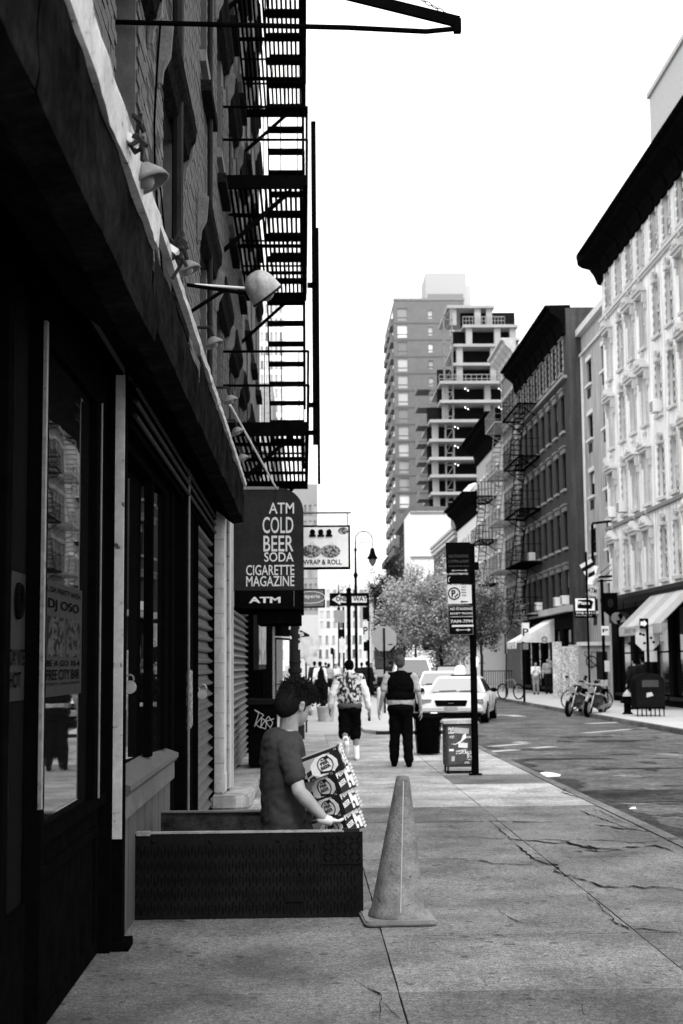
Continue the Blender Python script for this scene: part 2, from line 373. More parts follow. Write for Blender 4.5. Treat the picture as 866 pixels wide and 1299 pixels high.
def shell(parent, W, H, D, sidemat, roofmat=None, z0=0):
    m = MB(); m.quad((0,0,z0),(0,0,H),(0,D,H),(0,D,z0)); m.quad((W,0,z0),(W,D,z0),(W,D,H),(W,0,H)); m.quad((0,D,z0),(0,D,H),(W,D,H),(W,D,z0)); m.build('side_wall', sidemat, parent)
    MB().box(.001, W-.001, .001, D-.001, H-.25, H-.02).build('roof', roofmat or darkgrey, parent)
WP = {}
def mkwindow(parent, u, z, w, h, framem=offwhite, sillm=stone, hood=None, hoodm=stone, blind=0, ac=False, depth=.1):
    key = (parent.name, round(w, 2), round(h, 2), hood, blind, ac)
    if key in WP: return dup(WP[key], loc=(u, 0, z), parent=parent)
    t = .055; m = MB(); d0, d1 = depth, depth+.05
    m.box(0, t, d0, d1, 0, h).box(w-t, w, d0, d1, 0, h).box(t, w-t, d0, d1, 0, t).box(t, w-t, d0, d1, h-t, h).box(t, w-t, d0-.01, d1, h/2-.03, h/2+.03)
    f = m.build('window', framem, parent, loc=(u, 0, z))
    MB().box(.01, w-.01, d1+.005, d1+.015, .01, h-.01).build('glass', wglass, f)
    if blind: MB().box(t, w-t, d1-.012, d1-.006, h*(1-blind), h-t).build('blind', M('window_blind', .6, .9, .1), f)
    MB().box(-.1, w+.1, -.12, depth+.02, -.12, -.002).build('sill', sillm, f)
    if hood == 'flat': MB().box(-.12, w+.12, -.1, .0, h+.002, h+.26).box(-.18, w+.18, -.16, 0, h+.262, h+.36).build('lintel', hoodm, f)
    if hood == 'thin': MB().box(-.06, w+.06, -.05, .0, h+.002, h+.2).build('lintel', hoodm, f)
    if hood == 'pediment':
        m = MB().box(-.2, w+.2, -.22, 0, h+.02, h+.14).prism([(-.26, h+.14), (w+.26, h+.14), (w+.2, h+.24), (w/2+.12, h+.5), (w/2, h+.56), (w/2-.12, h+.5), (-.2, h+.24)], (-.3, 0))
        for x in (-.17, w+.17): m.box(x-.07, x+.07, -.17, 0, h-.3, h+.02).box(x-.05, x+.05, -.1, 0, h-.55, h-.3)
        m.ball((w/2, -.3, h+.36), .16, .08, .14).ball((w/2-.3, -.3, h+.28), .1, .06, .08).ball((w/2+.3, -.3, h+.28), .1, .06, .08)
        m.ball((w/2, -.1, h+.72), .09, .06, .12).box(-.08, -.02, -.05, 0, 0, h).box(w+.02, w+.08, -.05, 0, 0, h)
        m.build('hood', hoodm, f)
    if hood == 'fan':
        m = MB()
        for k in range(5):
            a = R(50+20*k); c = Vector((w/2, 0, h-.05)); m.bar(c+Vector((0,-.06,.05)), c+Vector((math.cos(a)*.42, -.1, math.sin(a)*.48)), .08, .1)
        m.box(w/2-.22, w/2+.22, -.15, 0, h+.0, h+.12).box(-.08, 0, -.02, 0, .1, h+.1).box(w, w+.08, -.02, 0, .1, h+.1).box(-.08, w+.08, -.03, 0, h+.001, h+.11)
        for k in range(6):
            zz = h*k/6+.1
            for x in (-.08, w+.02): m.box(x, x+.08, -.045, 0, zz, zz+.14)
        m.build('hood', hoodm, f)
    if hood == 'quoin':
        m = MB()
        for k in range(5):
            zz = h*k/5+.04
            for x in (-.16, w+.0): m.box(x, x+.16, -.05, 0, zz, zz+.2)
        m.box(-.2, w+.2, -.09, 0, h+.02, h+.26).box(-.12, 0, -.02, 0, .04, h+.03).box(w, w+.12, -.02, 0, .04, h+.03); m.build('lintel', hoodm, f)
    if ac:
        a = MB().box(.12, w-.12, -.32, d0-.002, .06, .5).build('air_conditioner', white, f, bevel=.02)
        g = MB()
        for k in range(6): g.box(.17, w-.17, -.326, -.321, .11+k*.06, .14+k*.06)
        g.build('grille', darkgrey, a)
    WP[key] = f; return f
def windows(parent, cols, rows, w, h, **kw):
    hs = []; acs = kw.pop('acs', ()); hoods = kw.pop('hoods', None); hood = kw.pop('hood', None)
    for j, z in enumerate(rows):
        for i, u in enumerate(cols):
            hs.append((u, u+w, z, z+h)); hd = hoods[i] if hoods else hood
            if kw.get('tophood') is False and j == len(rows)-1: hd = None
            kk = {a: b for a, b in kw.items() if a != 'tophood'}
            rnd = random.Random(i*31+j*17+int(w*100)); bl = rnd.choice([0, 0, .3, .5])
            mkwindow(parent, u, z, w, h, hood=hd, blind=bl, ac=((i, j) in acs), **kk)
    return hs
def cornice(parent, W, H, mat, proj=.9, drop=1.5, brackets=0, x0=0., name='cornice', wrap=0):
    pr = [(0, H-drop), (-.12, H-drop), (-.15, H-drop*.75), (-.3, H-drop*.5), (-proj*.75, H-drop*.25), (-proj*.8, H-drop*.12), (-proj, H-drop*.08), (-proj, H), (.25, H+.02), (.25, H-drop*.1), (0, H-drop*.1)]
    m = MB().prism(pr, (x0-wrap, W+wrap), 'x'); c = m.build(name, mat, parent)
    if brackets:
        n = brackets; bm_ = None
        for k in range(n):
            x = x0+.25+(W-x0-.5)*k/(n-1)
            if bm_ is None: bm_ = MB().prism([(-.1, 0), (-.22, .1), (-.3, drop*.45), (-proj*.85, drop*.8), (-.05, drop*.8)], (-.09, .09), 'x').build('bracket', mat, c, loc=(x, 0, H-drop))
            else: dup(bm_, loc=(x, 0, H-drop), parent=c)
    return c
def platform(parent, x0, x1, z, proj, mat, slats=10, name='platform', rail=.95, mesh=None):
    """fire escape balcony along a facade; local y negative = outward"""
    m = MB(); 
    m.box(x0, x1, -proj, -proj+.06, z-.06, z+.04).box(x0, x1, -.06, 0, z-.06, z+.04).box(x0, x0+.06, -proj+.06, -.06, z-.06, z+.04).box(x1-.06, x1, -proj+.06, -.06, z-.06, z+.04)
    n = slats
    for k in range(n): y = -proj+.08+(proj-.2)*k/(n-1); m.box(x0+.06, x1-.06, y, y+.05, z-.01, z+.015)
    for x in (x0+.3, x1-.3): m.bar((x, 0, z-.75), (x, -proj*.85, z-.07), .05, .05)
    p = m.build(name, mat, parent)
    r = MB(); r.path([(x0, 0, z+rail), (x0, -proj, z+rail), (x1, -proj, z+rail), (x1, 0, z+rail)], .02).path([(x0, 0, z+.5), (x0, -proj, z+.5), (x1, -proj, z+.5), (x1, 0, z+.5)], .012)
    k = int((x1-x0)/.22)
    for i in range(k+1): x = x0+(x1-x0)*i/k; r.tube((x, -proj, z), (x, -proj, z+rail), .009, seg=4, caps=False)
    for y in (-proj*.33, -proj*.66):
        for x in (x0, x1): r.tube((x, y, z), (x, y, z+rail), .009, seg=4, caps=False)
    r.build('railing', mat, p); return p
def stairs(parent, a, b, w, n, mat, along='x', name='stair', treadw=.22):
    a = Vector(a); b = Vector(b); off = Vector((0, w, 0)) if along == 'x' else Vector((w, 0, 0))
    s = MB().bar(a, b, .03, .14).bar(a+off, b+off, .03, .14).build(name, mat, parent); t0 = None
    for i in range(n):
        p = a.lerp(b, (i+.5)/n)
        if t0 is None:
            m = MB().box(0, treadw, 0, w, -.015, .015) if along == 'x' else MB().box(0, w, 0, treadw, -.02, .02)
            t0 = m.build('tread', mat, s, loc=p)
        else: dup(t0, loc=p, parent=s)
    return s
# ============================================================ LEFT: brick tenement, Y 3..34, facade X=-1.05, above the shops
WX = -1.05; LY0, LY1, LH = 3.0, 34.0, 17.2
ten = thing('brick_tenement', 'tall grey brick tenement above the dark shopfronts on the left, behind the fire escape', 'building', (WX, LY0, 0), R(90))
wc = [5.4, 8.2, 10.9, 14.7, 17.5, 20.2, 23.0, 25.8, 28.6, 31.4]; ww = .95
rows = [4.35, 7.6, 10.9, 14.1]; cols = [y-ww/2-LY0 for y in wc]
holes = []
for j, z in enumerate(rows):
    h = 1.55 if j == 0 else 1.9
    for i, u in enumerate(cols):
        holes.append((u, u+ww, z, z+h)); f = mkwindow(ten, u, z, ww, h, framem=darkgrey, sillm=soot, hood=None, depth=.2)
facade('wall', ten, LY1-LY0, LH, holes, mortar, .26, 3.3)
shell(ten, LY1-LY0, LH, 9, brickwall, z0=3.3)
# projecting sooty hoods with pale end brackets
hp = None
for (u0_, u1_, z, h) in holes and [(a, b, c, d) for a, b, c, d in holes]:
    hgt = h+.02
    if hp is None:
        hp = MB().prism([(0, -.04), (-.08, 0), (-.1, .1), (-.14, .16), (-.15, .26), (0, .34)], (-.5, ww+.5), 'x').build('window_hood', soot, ten, loc=(u0_, 0, hgt))
        for x in (-.59, ww+.5): MB().prism([(0, -.2), (-.05, -.18), (-.06, -.06), (-.11, .04), (-.13, .3), (0, .34)], (x, x+.09), 'x').build('bracket', M('grimy_stone', .13, .85, .35, 6, .5), hp, bevel=.02)
        MB().box(-.1, ww+.1, -.07, .0, -1.72, -1.6).build('ledge', M('grimy_stone', .13, .85, .35, 6, .5), hp)
    else: dup(hp, loc=(u0_, 0, hgt), parent=ten)
# bricks: 300 nearest as parts, rest one stuff part
bl = []; rw = .076
for k in range(int((9.2-3.85)/rw)):
    z = 3.85+k*rw; off = .11*(k % 2); y = 4.6+off
    while y < 24:
        if z < 7.4+max(0, (y-9)*.35):
            u = y-LY0
            if not any(a-.22 < u < b+.01 and c-.06 < z < d+.01 for a, b, c, d in holes): bl.append((u, z))
        y += .222
bl.sort(key=lambda q: math.hypot(q[0]+LY0, q[1]-1.6) if 9.0 < q[0]+LY0 and q[1] > 4.2 else 99)
b0 = None; bm_ = MB(); bricks_m = [M('grey_brick_%s' % n, v, .85, .25, 12, .5) for n, v in (('dark', .05), ('mid', .085), ('light', .11))]
bproto = []
for mm in bricks_m:
    me = MB().box(0, .212, -.012, .01, 0, .066); o = me.build('brick', mm, ten, bevel=0); bproto.append(o)
for i, (u, z) in enumerate(bl):
    if i < 300:
        o = bproto[i % 3]
        if i < 3: o.location = (u, 0, z)
        else: dup(random.choice(bproto), loc=(u, random.uniform(0, .003), z), parent=ten)
    else: 
        d = random.uniform(-.004, .003); bm_.box(u, u+.212, -.012+d, .0, z, z+.066)
bm_.build('brick_courses', brickm, ten, kind='stuff')
MB().tube((7.9+.0, -.07, 3.4), (7.9, -.07, 14), .045).tube((11.9, -.06, 3.4), (11.9, -.06, 14), .03).build('downpipe', darkgrey, ten)
cab = MB(); P = [Vector((6.6+.1*math.sin(k*.7), -.05-.03*math.cos(k), 8.5-k*.35)) for k in range(13)]; cab.path(P, .008)
P = [Vector((6.6+.2*k, -.05, 5.0-.12*math.sin(k*.5)*k)) for k in range(6)]; cab.path(P, .006); cab.build('cable', black, ten)
# ---------------- fire escape on the tenement
fe = thing('fire_escape', 'black iron fire escape with slatted platforms and stairs high on the brick tenement at left', 'fire escape', (WX, 0, 0), R(90))
# local x = world Y ; local y = -(world X - WX)
for k, z in enumerate((4.7, 8.0, 11.3, 14.6)):
    x0, x1, pr = 18.2, 24.2, 1.12
    m = MB().box(x0, x1, -pr, -pr+.05, z-.12, z+.02).box(x0, x0+.05, -pr+.05, 0, z-.16, z+.02).box(x1-.05, x1, -pr+.05, 0, z-.12, z+.02)
    for q in (1.5, 3.0, 4.5): m.box(x0+q, x0+q+.05, -pr+.05, 0, z-.06, z-.012)
    for q in (x0+.2, x1-.4): m.bar((q, 0, z-.95), (q, -pr*.8, z-.13), .05, .05)
    p = m.build('platform', iron, fe); s0 = None
    for i in range(15):                      # slats run along the building (local x)
        y = -pr+.07+i*.068
        if y > -.08: continue
        gap = .068
        if s0 is None: s0 = MB().box(x0+.05, x1-.05, 0, .036, 0, .02).build('slat', iron, p, loc=(0, y, z))
        else: dup(s0, loc=(0, y, z), parent=p)
    r = MB()
    for zz in (.5, .95): r.path([(x0, 0, z+zz), (x0, -pr, z+zz), (x1, -pr, z+zz), (x1, 0, z+zz)], .018)
    for q in range(15): r.tube((x0+q*(x1-x0)/14, -pr, z), (x0+q*(x1-x0)/14, -pr, z+.95), .01, seg=4)
    for q in range(5): r.tube((x0, -q*pr/5-.1, z), (x0, -q*pr/5-.1, z+.95), .008, seg=4).tube((x1, -q*pr/5-.1, z), (x1, -q*pr/5-.1, z+.95), .008, seg=4)
    r.build('railing', iron, p)
    if k < 3:
        st = MB().bar((22.4, -1.06, z+.02), (19.2, -1.06, z+3.28), .02, .13).bar((22.4, -.54, z+.02), (19.2, -.54, z+3.28), .02, .13).build('stair', iron, fe); t0 = None
        for i in range(13):
            q = (i+.5)/13
            c = (22.4-3.2*q, -1.06, z+3.28*q)
            if t0 is None: t0 = MB().box(-.1, .1, .0, .52, -.02, .02).build('tread', iron, st, loc=c)
            else: dup(t0, loc=c, parent=st)
        MB().path([(22.4, -1.08, z+.95), (19.4, -1.08, z+4.1)], .014).build('handrail', iron, st)
MB().box(19.96, 20.04, -1.255, -1.185, 4.7, 9.45).build('ladder_guide', iron, fe)
MB().box(20.1, 20.15, -1.29, -1.25, 4.15, 7.9).box(19.96, 20.1, -1.25, -1.12, 4.85, 4.9).box(19.96, 20.1, -1.25, -1.12, 5.25, 5.3).box(19.96, 20.1, -1.25, -1.12, 7.0, 7.05).build('ladder_rail', iron, fe)
# ---------------- shop front beneath (dark timber)
sf = thing('shopfront', 'black painted wooden shopfront with peeling pale boards and glass along the left edge', 'shopfront', (0, 0, 0))
def part(name, mat, *boxes, bevel=.004, parent=sf, **k):
    m = MB()
    for b in boxes: m.box(*b)
    return m.build(name, mat, parent, bevel=bevel, **k)
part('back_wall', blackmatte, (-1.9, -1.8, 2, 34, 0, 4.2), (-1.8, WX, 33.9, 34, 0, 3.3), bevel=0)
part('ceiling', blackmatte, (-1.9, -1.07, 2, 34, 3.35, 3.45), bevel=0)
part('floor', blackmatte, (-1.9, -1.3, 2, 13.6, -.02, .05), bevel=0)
# near door leaf, post, kick panel
d1 = part('door', black, (-1.24, -1.17, 3.2, 3.3, 0, 3.2), (-1.24, -1.15, 5.5, 5.62, 0, 3.2), (-1.24, -1.17, 3.3, 5.5, 0, .62), (-1.24, -1.17, 5.62, 6.1, 0, .62))
part('glass', sglass, (-1.2, -1.19, 3.3, 5.5, .62, 3.2), parent=d1, bevel=0); part('glass', sglass, (-1.2, -1.19, 5.62, 6.1, .62, 3.2), parent=d1, bevel=0)
part('post', black, (-1.22, -1.115, 6.12, 6.2, 0, 3.3))
part('chipped_edge', M('scuffed_edge', .2, .7, .3, 20, .3, kind='chip', v2=.01), (-1.128, -1.113, 6.112, 6.15, 1.0, 3.1), parent=sf, bevel=0)
kp = part('kick_panel', black, (-1.27, -1.17, 6.22, 8.2, .0, .83), (-1.29, -1.125, 6.22, 8.2, .83, .89), (-1.22, -1.155, 6.4, 8.1, .03, .1), (-1.22, -1.155, 6.4, 8.1, .66, .72), (-1.22, -1.155, 8.0, 8.1, .1, .66), (-1.22, -1.155, 6.4, 6.5, .1, .66))
part('transom_bar', black, (-1.26, -1.14, 6.2, 8.2, 3.05, 3.3))
g2 = part('glass', sglass, (-1.185, -1.175, 6.2, 7.75, .89, 3.05), bevel=0)
part('mullion', black, (-1.22, -1.13, 7.75, 7.87, .89, 3.05), (-1.2, -1.15, 7.87, 8.2, .89, 3.05))
MB().tube((-1.118, 7.83, .89), (-1.118, 7.83, 3.05), .006).build('conduit', midgrey, sf)
part('pilaster', black, (-1.24, -1.10, 8.2, 8.42, 0, 3.35), (-1.10, -1.045, 8.28, 8.42, 0, 3.35), (-1.14, -1.0, 8.24, 8.45, 0, .05))
part('pale_casing', chipped, (-1.105, -1.047, 8.262, 8.278, .62, 3.3), bevel=0)
# shop window with sill and boards
part('window_frame', black, (-1.2, -1.1, 8.45, 11.6, 2.95, 3.35), (-1.16, -1.1, 10.3, 10.42, .95, 2.95), (-1.16, -1.1, 11.25, 11.6, .95, 2.95))
MB().prism([(-1.29, 8.45), (-1.13, 11.25), (-1.14, 11.25), (-1.3, 8.45)], (.93, 2.96), 'z').build('glass', sglass, sf)
sl_ = MB().prism([(-1.18, .88), (-1.04, .84), (-1.02, .87), (-1.02, .9), (-1.18, .96)], (8.45, 11.62)).build('sill', M('peeling_sill', .08, .8, .3, 14, .6, kind='chip', v2=.04), sf)
part('apron', M('peeling_apron', .1, .8, .3, 8, .6, kind='chip', v2=.04), (-1.09, -1.05, 8.45, 11.6, .70, .845), parent=sl_)
for k in range(7): part('board', M('grey_board', .07, .85, .3, 5, .4, stretch=(4, 4, .5)), (-1.12, -1.085, 8.45+k*.45+.005, 8.45+(k+1)*.45-.005, 0, .70))
part('casing', black, (-1.2, -1.08, 11.62, 11.9, 0, 3.35), (-1.2, -1.02, 12.25, 12.4, 0, 3.35), (-1.2, -1.05, 12.9, 13.5, 0, 3.35), (-1.2, -1.12, 11.9, 13.5, 0, 3.3))
MB().tube((-1.0, 12.35, .1), (-1.0, 12.35, 3.3), .011).build('conduit', midgrey, sf)
hd = MB().box(-1.12, -1.03, 8.45, 16.4, 3.02, 3.3)
hd.build('header_beam', black, sf)
for k in range(3): MB().tube((-1.0+.0, 8.4, 3.08+k*.09), (-1.0, 16, 3.08+k*.09), .016).build('conduit', darkgrey, sf)
# roller shutters
def shutter(y0, y1, z1, pitch, label, cnt, x=WX):
    s = thing('roller_shutter', label, 'roller shutter', (x, y0, 0), R(90)); W = y1-y0
    MB().box(-.07, 0, -.03, .1, 0, z1).build('guide_rail', black, s); MB().box(W, W+.07, -.03, .1, 0, z1).build('guide_rail', black, s)
    MB().box(-.07, W+.07, -.05, .25, z1, z1+.35).build('shutter_box', black, s)
    sm = M('shutter_steel', .07, .45, .3, 6, .3, metal=.3); s0 = None
    n = int((z1-.05)/pitch)
    for k in range(n):
        if s0 is None: s0 = MB().prism([(.06, 0), (.0, .012), (-.02, .03), (.03, pitch*.6), (.045, pitch-.004), (.06, pitch-.004)], (0, W), 'x').build('slat', sm, s, loc=(0, 0, .05+k*pitch))
        else: dup(s0, loc=(0, 0, .05+k*pitch), parent=s)
    return s
shutter(13.75, 16.15, 3.25, .12, 'dark ribbed steel roller shutter between the shop window and the white pillar', 28)
shutter(20.2, 26.2, 3.0, .11, 'rolled down steel shutter just beyond the white pillar and stone step', 28)
# white pillar + step
pl = thing('pillar', 'chipped white painted stone pillar standing on the step beneath the awning end', 'pillar', (-.95, 16.5, 0))
pm = M('painted_stone', .45, .8, .15, 5, .5, kind='drip')
MB().box(-.12, .04, -.3, .4, .16, 3.75).build('shaft', pm, pl, bevel=.02)
MB().box(.04, .08, .15, .6, .16, 3.7).build('pilaster', pm, pl, bevel=.02)
MB().box(-.13, .09, .6, .85, .1, 3.7).build('return_wall', pm, pl)
for k in range(12): MB().box(-.122, .042, -.302, -.29, .5+k*.28, .503+k*.28).box(.038, .082, .146, .16, .62+k*.28, .624+k*.28).build('joint', darkgrey, pl)
MB().box(-.122, .05, -.31, .41, .16, .4).build('plinth', pm, pl, bevel=.02)
st = thing('doorstep', 'worn rounded pale stone step at the foot of the white pillar', 'step', (-1.05, 16.0, 0))
pts = [(0, 0), (.28, 0), (.36, .04), (.42, .15), (.44, .4), (.44, 2.6), (0, 2.6)]
MB().prism(pts, (0, .155), 'z').build('stone_block', M('worn_step', .33, .85, .2, 6, .6, kind='drip'), st, bevel=.025)
# items on the shopfront
MB().obox(Matrix.Translation((-1.01, 12.6, 1.3)) @ Matrix.Rotation(R(5), 4, 'X'), .03, .3, .5).build('sticker_board', M('sticker_board_print', .25, .5, .3, 5, .1, kind='print', v2=.005), None, bevel=.01)
tag(sc.objects['sticker_board'], 'narrow printed board hung on the black casing beside the roller shutter', 'board')
pad = thing('padlock', 'round steel padlock hanging at the edge of the roller shutter', 'padlock', (-.98, 13.72, 1.35)); MB().torus((0, 0, .03), .035, .009, 'y').build('shackle', steel, pad); MB().tube((0, -.02, -.03), (0, .02, -.03), .045, seg=14).build('lock_body', steel, pad)
pad = thing('padlock', 'large disc padlock hanging beside the pale casing of the shop window', 'padlock', (-1.06, 8.7, 1.47)); MB().torus((0, 0, .05), .024, .006, 'y').build('shackle', midgrey, pad); MB().tube((0, -.015, 0), (0, .015, 0), .04, seg=16).build('lock_body', steel, pad)
# posters on the glass, paper darkened to paint in the dimness behind it
ps = thing('bar_poster', 'grey party poster with two portraits and CITY BAR lettering on the near glass', 'poster', (-1.172, 6.42, 1.46), R(90)); ps.scale = (1.3, 1, .58)
MB().box(0, .85, -.002, 0, 0, .92).build('sheet', M('dimmed_paper', .032, .6, .15, 3, 0), ps)
for s, z, h in (('L DA PARTY WITH', .83, .045), ('BE A GO 10-4', .24, .05), ('FREE CITY BAR', .13, .085), ('TICKETS - ANNA DANCES', .09, .02)): letters(s, ps, printk, .05, z, -.006, w=.74, h=h)
letters('DJ OSO', ps, M('poster_mid_ink', .012), .08, .68, -.006, w=.68, h=.1)
for (u, q) in ((.08, 1), (.47, 2)): MB().box(u, u+.33, -.004, -.0025, .32, .64).build('portrait', M('portrait_print', .035, .7, .5, 3, 0, kind='print', v2=.004), ps)
ps = thing('flyer', 'small pale flyer with a round emblem on the glass of the near door', 'poster', (-1.187, 5.66, 1.46), R(90)); ps.scale = (.56, 1, .66)
MB().box(0, .75, -.002, 0, 0, .8).build('sheet', M('dimmed_paper', .032, .6, .15, 3, 0), ps)
MB().torus((.45, -.006, .62), .1, .018, 'y').build('emblem', printk, ps); letters('FRIDAY NITE', ps, printk, .05, .22, -.006, w=.66, h=.1); letters('HOT', ps, printk, .2, .08, -.006, w=.4, h=.1)
# ---------------- awning canopy over the shops
cn = thing('canopy', 'long black sheet metal canopy with a pale top flashing projecting over the shopfronts', 'canopy', (0, 0, 0))
cm = M('canopy_metal', .017, .55, .7, 2.5, .6, spec=1.)
for i, (y0, y1, z0) in enumerate(((1.0, 3.6, 3.1), (3.62, 6.53, 3.1), (6.56, 9.4, 3.2), (9.42, 12.3, 3.22), (12.32, 16.4, 3.24))):
    zt_ = 3.56 if i < 3 else 3.68; m = MB(); ny = int((y1-y0)/.06); nz = 8; vs = []
    for a in range(ny+1):
        y = y0+(y1-y0)*a/ny
        for b in range(nz+1):
            z = z0+(zt_-z0)*b/nz; q = .03*noise.noise(Vector((y*1.3, z*2.5, 7)))+.018*noise.noise(Vector((y*4, z*6+y*2, 2))); vs.append((-.70+q*(1 if 0 < b < nz else .4), y, z))
    m.add(vs, [(a*(nz+1)+b, (a+1)*(nz+1)+b, (a+1)*(nz+1)+b+1, a*(nz+1)+b+1) for a in range(ny) for b in range(nz)]); m.build('fascia_panel', cm, cn, smooth=True)
    MB().prism([(-.70, z0), (-.82, z0-.02), (-1.07, z0+.16), (-1.07, z0+.18), (-.72, z0+.03)], (y0, y1-.02 if i < 4 else y1)).build('soffit_panel', cm, cn)
fl = M('flashing', .45, .7, .3, 4, .6, kind='chip', v2=.05)
for (ya, yb, zl, wd, nm) in ((1.0, 6.52, 3.54, 1., 'flashing'), (6.5, 16.5, 3.67, .55, 'flashing')):
    n = int((yb-ya)*12); vs = []; m = MB()
    for k in range(n+1):
        y = ya+(yb-ya)*k/n; b = .05*noise.noise(Vector((y*1.1, 3, 0)))+.014*noise.noise(Vector((y*7, 1, 0))); c_ = .03*noise.noise(Vector((y*2.3, 9, 0))); vs += [(-.672-abs(b)*.4, y, zl+b*.6*wd), (-.662-abs(c_)*.6, y, 3.70+b*.4), (-.695, y, 3.775+c_*.4), (-.73, y, 3.74), (-.71, y, zl)]
    m.add(vs, [(k*5+i, (k+1)*5+i, (k+1)*5+(i+1) % 5, k*5+(i+1) % 5) for k in range(n) for i in range(5)]); m.build(nm, fl, cn)
MB().box(-1.049, -.76, 1, 16.45, 3.6, 3.66).build('top_sheet', darkgrey, cn)
MB().box(-1.04, -.96, 1, 16.5, 3.66, 3.92).build('upper_flashing', M('upper_flashing_paint', .42, .7, .2, 4, .3), cn)
MB().prism([(-.7, 3.24), (-.69, 3.56), (-1.05, 3.62), (-1.05, 3.4)], (16.4, 16.44)).build('end_cap', cm, cn)
# small canopy lights
def cl(px, py, X, s, label):
    p = onX(px, py, X); t = thing('canopy_light', label, 'lamp', p, 0, 'small spotlights along the canopy edge')
    MB().lathe([(.02, .05), (.05, .04), (.1, -.02), (.11, -.05), (.1, -.05), (.04, .02)], (0, 0, 0), 14, Matrix.Rotation(R(-25), 4, 'Y') @ Matrix.Scale(s, 4)).build('shade', M('lamp_enamel', .12, .4, .15, 8, .1), t, smooth=True)
    MB().tube((0, 0, .04), (-.02, 0, .16*s), .012).tube((-.02, 0, .16*s), (-.12, 0, .16*s), .012).build('arm', darkgrey, t)
    MB().ball((.01, 0, -.03*s), .04*s).build('bulb', M('frosted_bulb', .16, .3), t, smooth=True)
for i, (px, py, X, s) in enumerate([(182,222,-.66,.9), (237,338,-.66,.65), (270,433,-.66,.65), (291,506,-.66,.65), (300,546,-.66,.65), (307,580,-.66,.65)]):
    cl(px, py, X, s, ['large chipped spotlight nearest the top of the canopy', 'small spotlight beneath the bent bracket on the canopy', 'third pale spotlight down the canopy edge, below the big lamp arm', 'spotlight on the canopy edge where the thin sign rod starts', 'next to last spotlight on the canopy edge', 'last small spotlight at the far end of the canopy'][i])
for px, py, lb in ((172, 178, 'tangled metal clamp on the canopy flashing above the large spotlight'), (225, 318, 'bent dark bracket on the canopy flashing above the second spotlight')):
    p = onX(px, py, -.64); t = thing('clamp', lb, 'bracket', p); rnd = random.Random(px); m = MB()
    for k in range(9):
        a = Vector((rnd.uniform(-.03, .03), rnd.uniform(-.05, .05), rnd.uniform(-.08, .12))); b = a+Vector((rnd.uniform(-.05, .05), rnd.uniform(-.04, .04), rnd.uniform(-.1, .1))); m.bar(a, b, .012, .016)
    m.build('clamp_body', darkgrey, t); MB().obox(Matrix.Translation((-.02, 0, .0)) @ Matrix.Rotation(.6, 4, 'Y'), .05, .07, .03).build('plate', offwhite, t)
# big lamp on a horizontal arm
Yg = 12.5; a = atY(247, 361, Yg); b = atY(318, 366, Yg); c = atY(331, 364, Yg)
g = thing('floodlight', 'large dented dome floodlight on a thin white arm above the canopy', 'lamp', c)
MB().tube(Vector(a)-c, Vector(b)-c, .012).build('arm', white, g); MB().tube(Vector((WX, Yg, a.z))-c, Vector(b)-c+Vector((0, 0, -.05)), .018).bar(Vector((WX, Yg, a.z-.28))-c, Vector(a)-c+Vector((.25, 0, -.06)), .02, .03).build('brace', black, g)
mrot = Matrix.Rotation(R(-38), 4, 'Y') @ Matrix.Rotation(R(15), 4, 'X') @ Matrix.Scale(.88, 4)
MB().lathe([(.01, .17), (.05, .165), (.095, .145), (.135, .1), (.158, .04), (.168, -.03), (.178, -.12), (.172, -.12), (.15, .02)], (0, 0, 0), 28, mrot).build('shade', M('lamp_enamel_big', .32, .4, .35, 8, .2, kind='drip'), g, smooth='auto')
MB().lathe([(.178, -.125), (.185, -.12), (.185, -.1), (.172, -.1)], (0, 0, 0), 20, mrot).build('rim', darkgrey, g); MB().ball(mrot @ Vector((0, 0, -.07)), .08).build('bulb', M('frosted_bulb', .16, .3), g, smooth=True)
# sign bracket crossing the sky at the top, with chain
Yb = 8.6; e = atY(583, 36, Yb); s0_ = atY(145, 28, Yb); s1_ = atY(440, 35, Yb)
br = thing('sign_bracket', 'black iron bracket with a chain reaching across the sky at the top', 'bracket', s0_)
MB().path([Vector((0, 0, 0)), Vector(s1_)-s0_, Vector(atY(540, 40, Yb))-s0_, Vector(e)-s0_], .017, 8).path([Vector((0, 0, 0)), Vector(atY(140, 14, Yb))-s0_], .012).build('rail', black, br)
MB().bar(Vector(atY(380, -22, Yb))-s0_, Vector(atY(582, 28, Yb))-s0_, .03, .068).build('strut', black, br)
MB().obox(Matrix.Translation(Vector(atY(580, 33, Yb))-s0_), .045, .05, .085).build('end_block', black, br)
ch = MB(); A = Vector(atY(528, -4, Yb))-s0_; B = Vector(atY(574, 22, Yb))-s0_; s_ = None
for k in range(7):
    p = A.lerp(B, k/6); mt = Matrix.Translation(p) @ (B-A).to_track_quat('X', 'Z').to_matrix().to_4x4() @ Matrix.Rotation(R(90*(k % 2)), 4, 'X')
    q = MB(); q.path([Vector((math.cos(t)*.022, 0, math.sin(t)*.011)) for t in [i*math.pi/6 for i in range(13)]], .003, 5); q.xf(mt); q.build('chain_link', black, br)
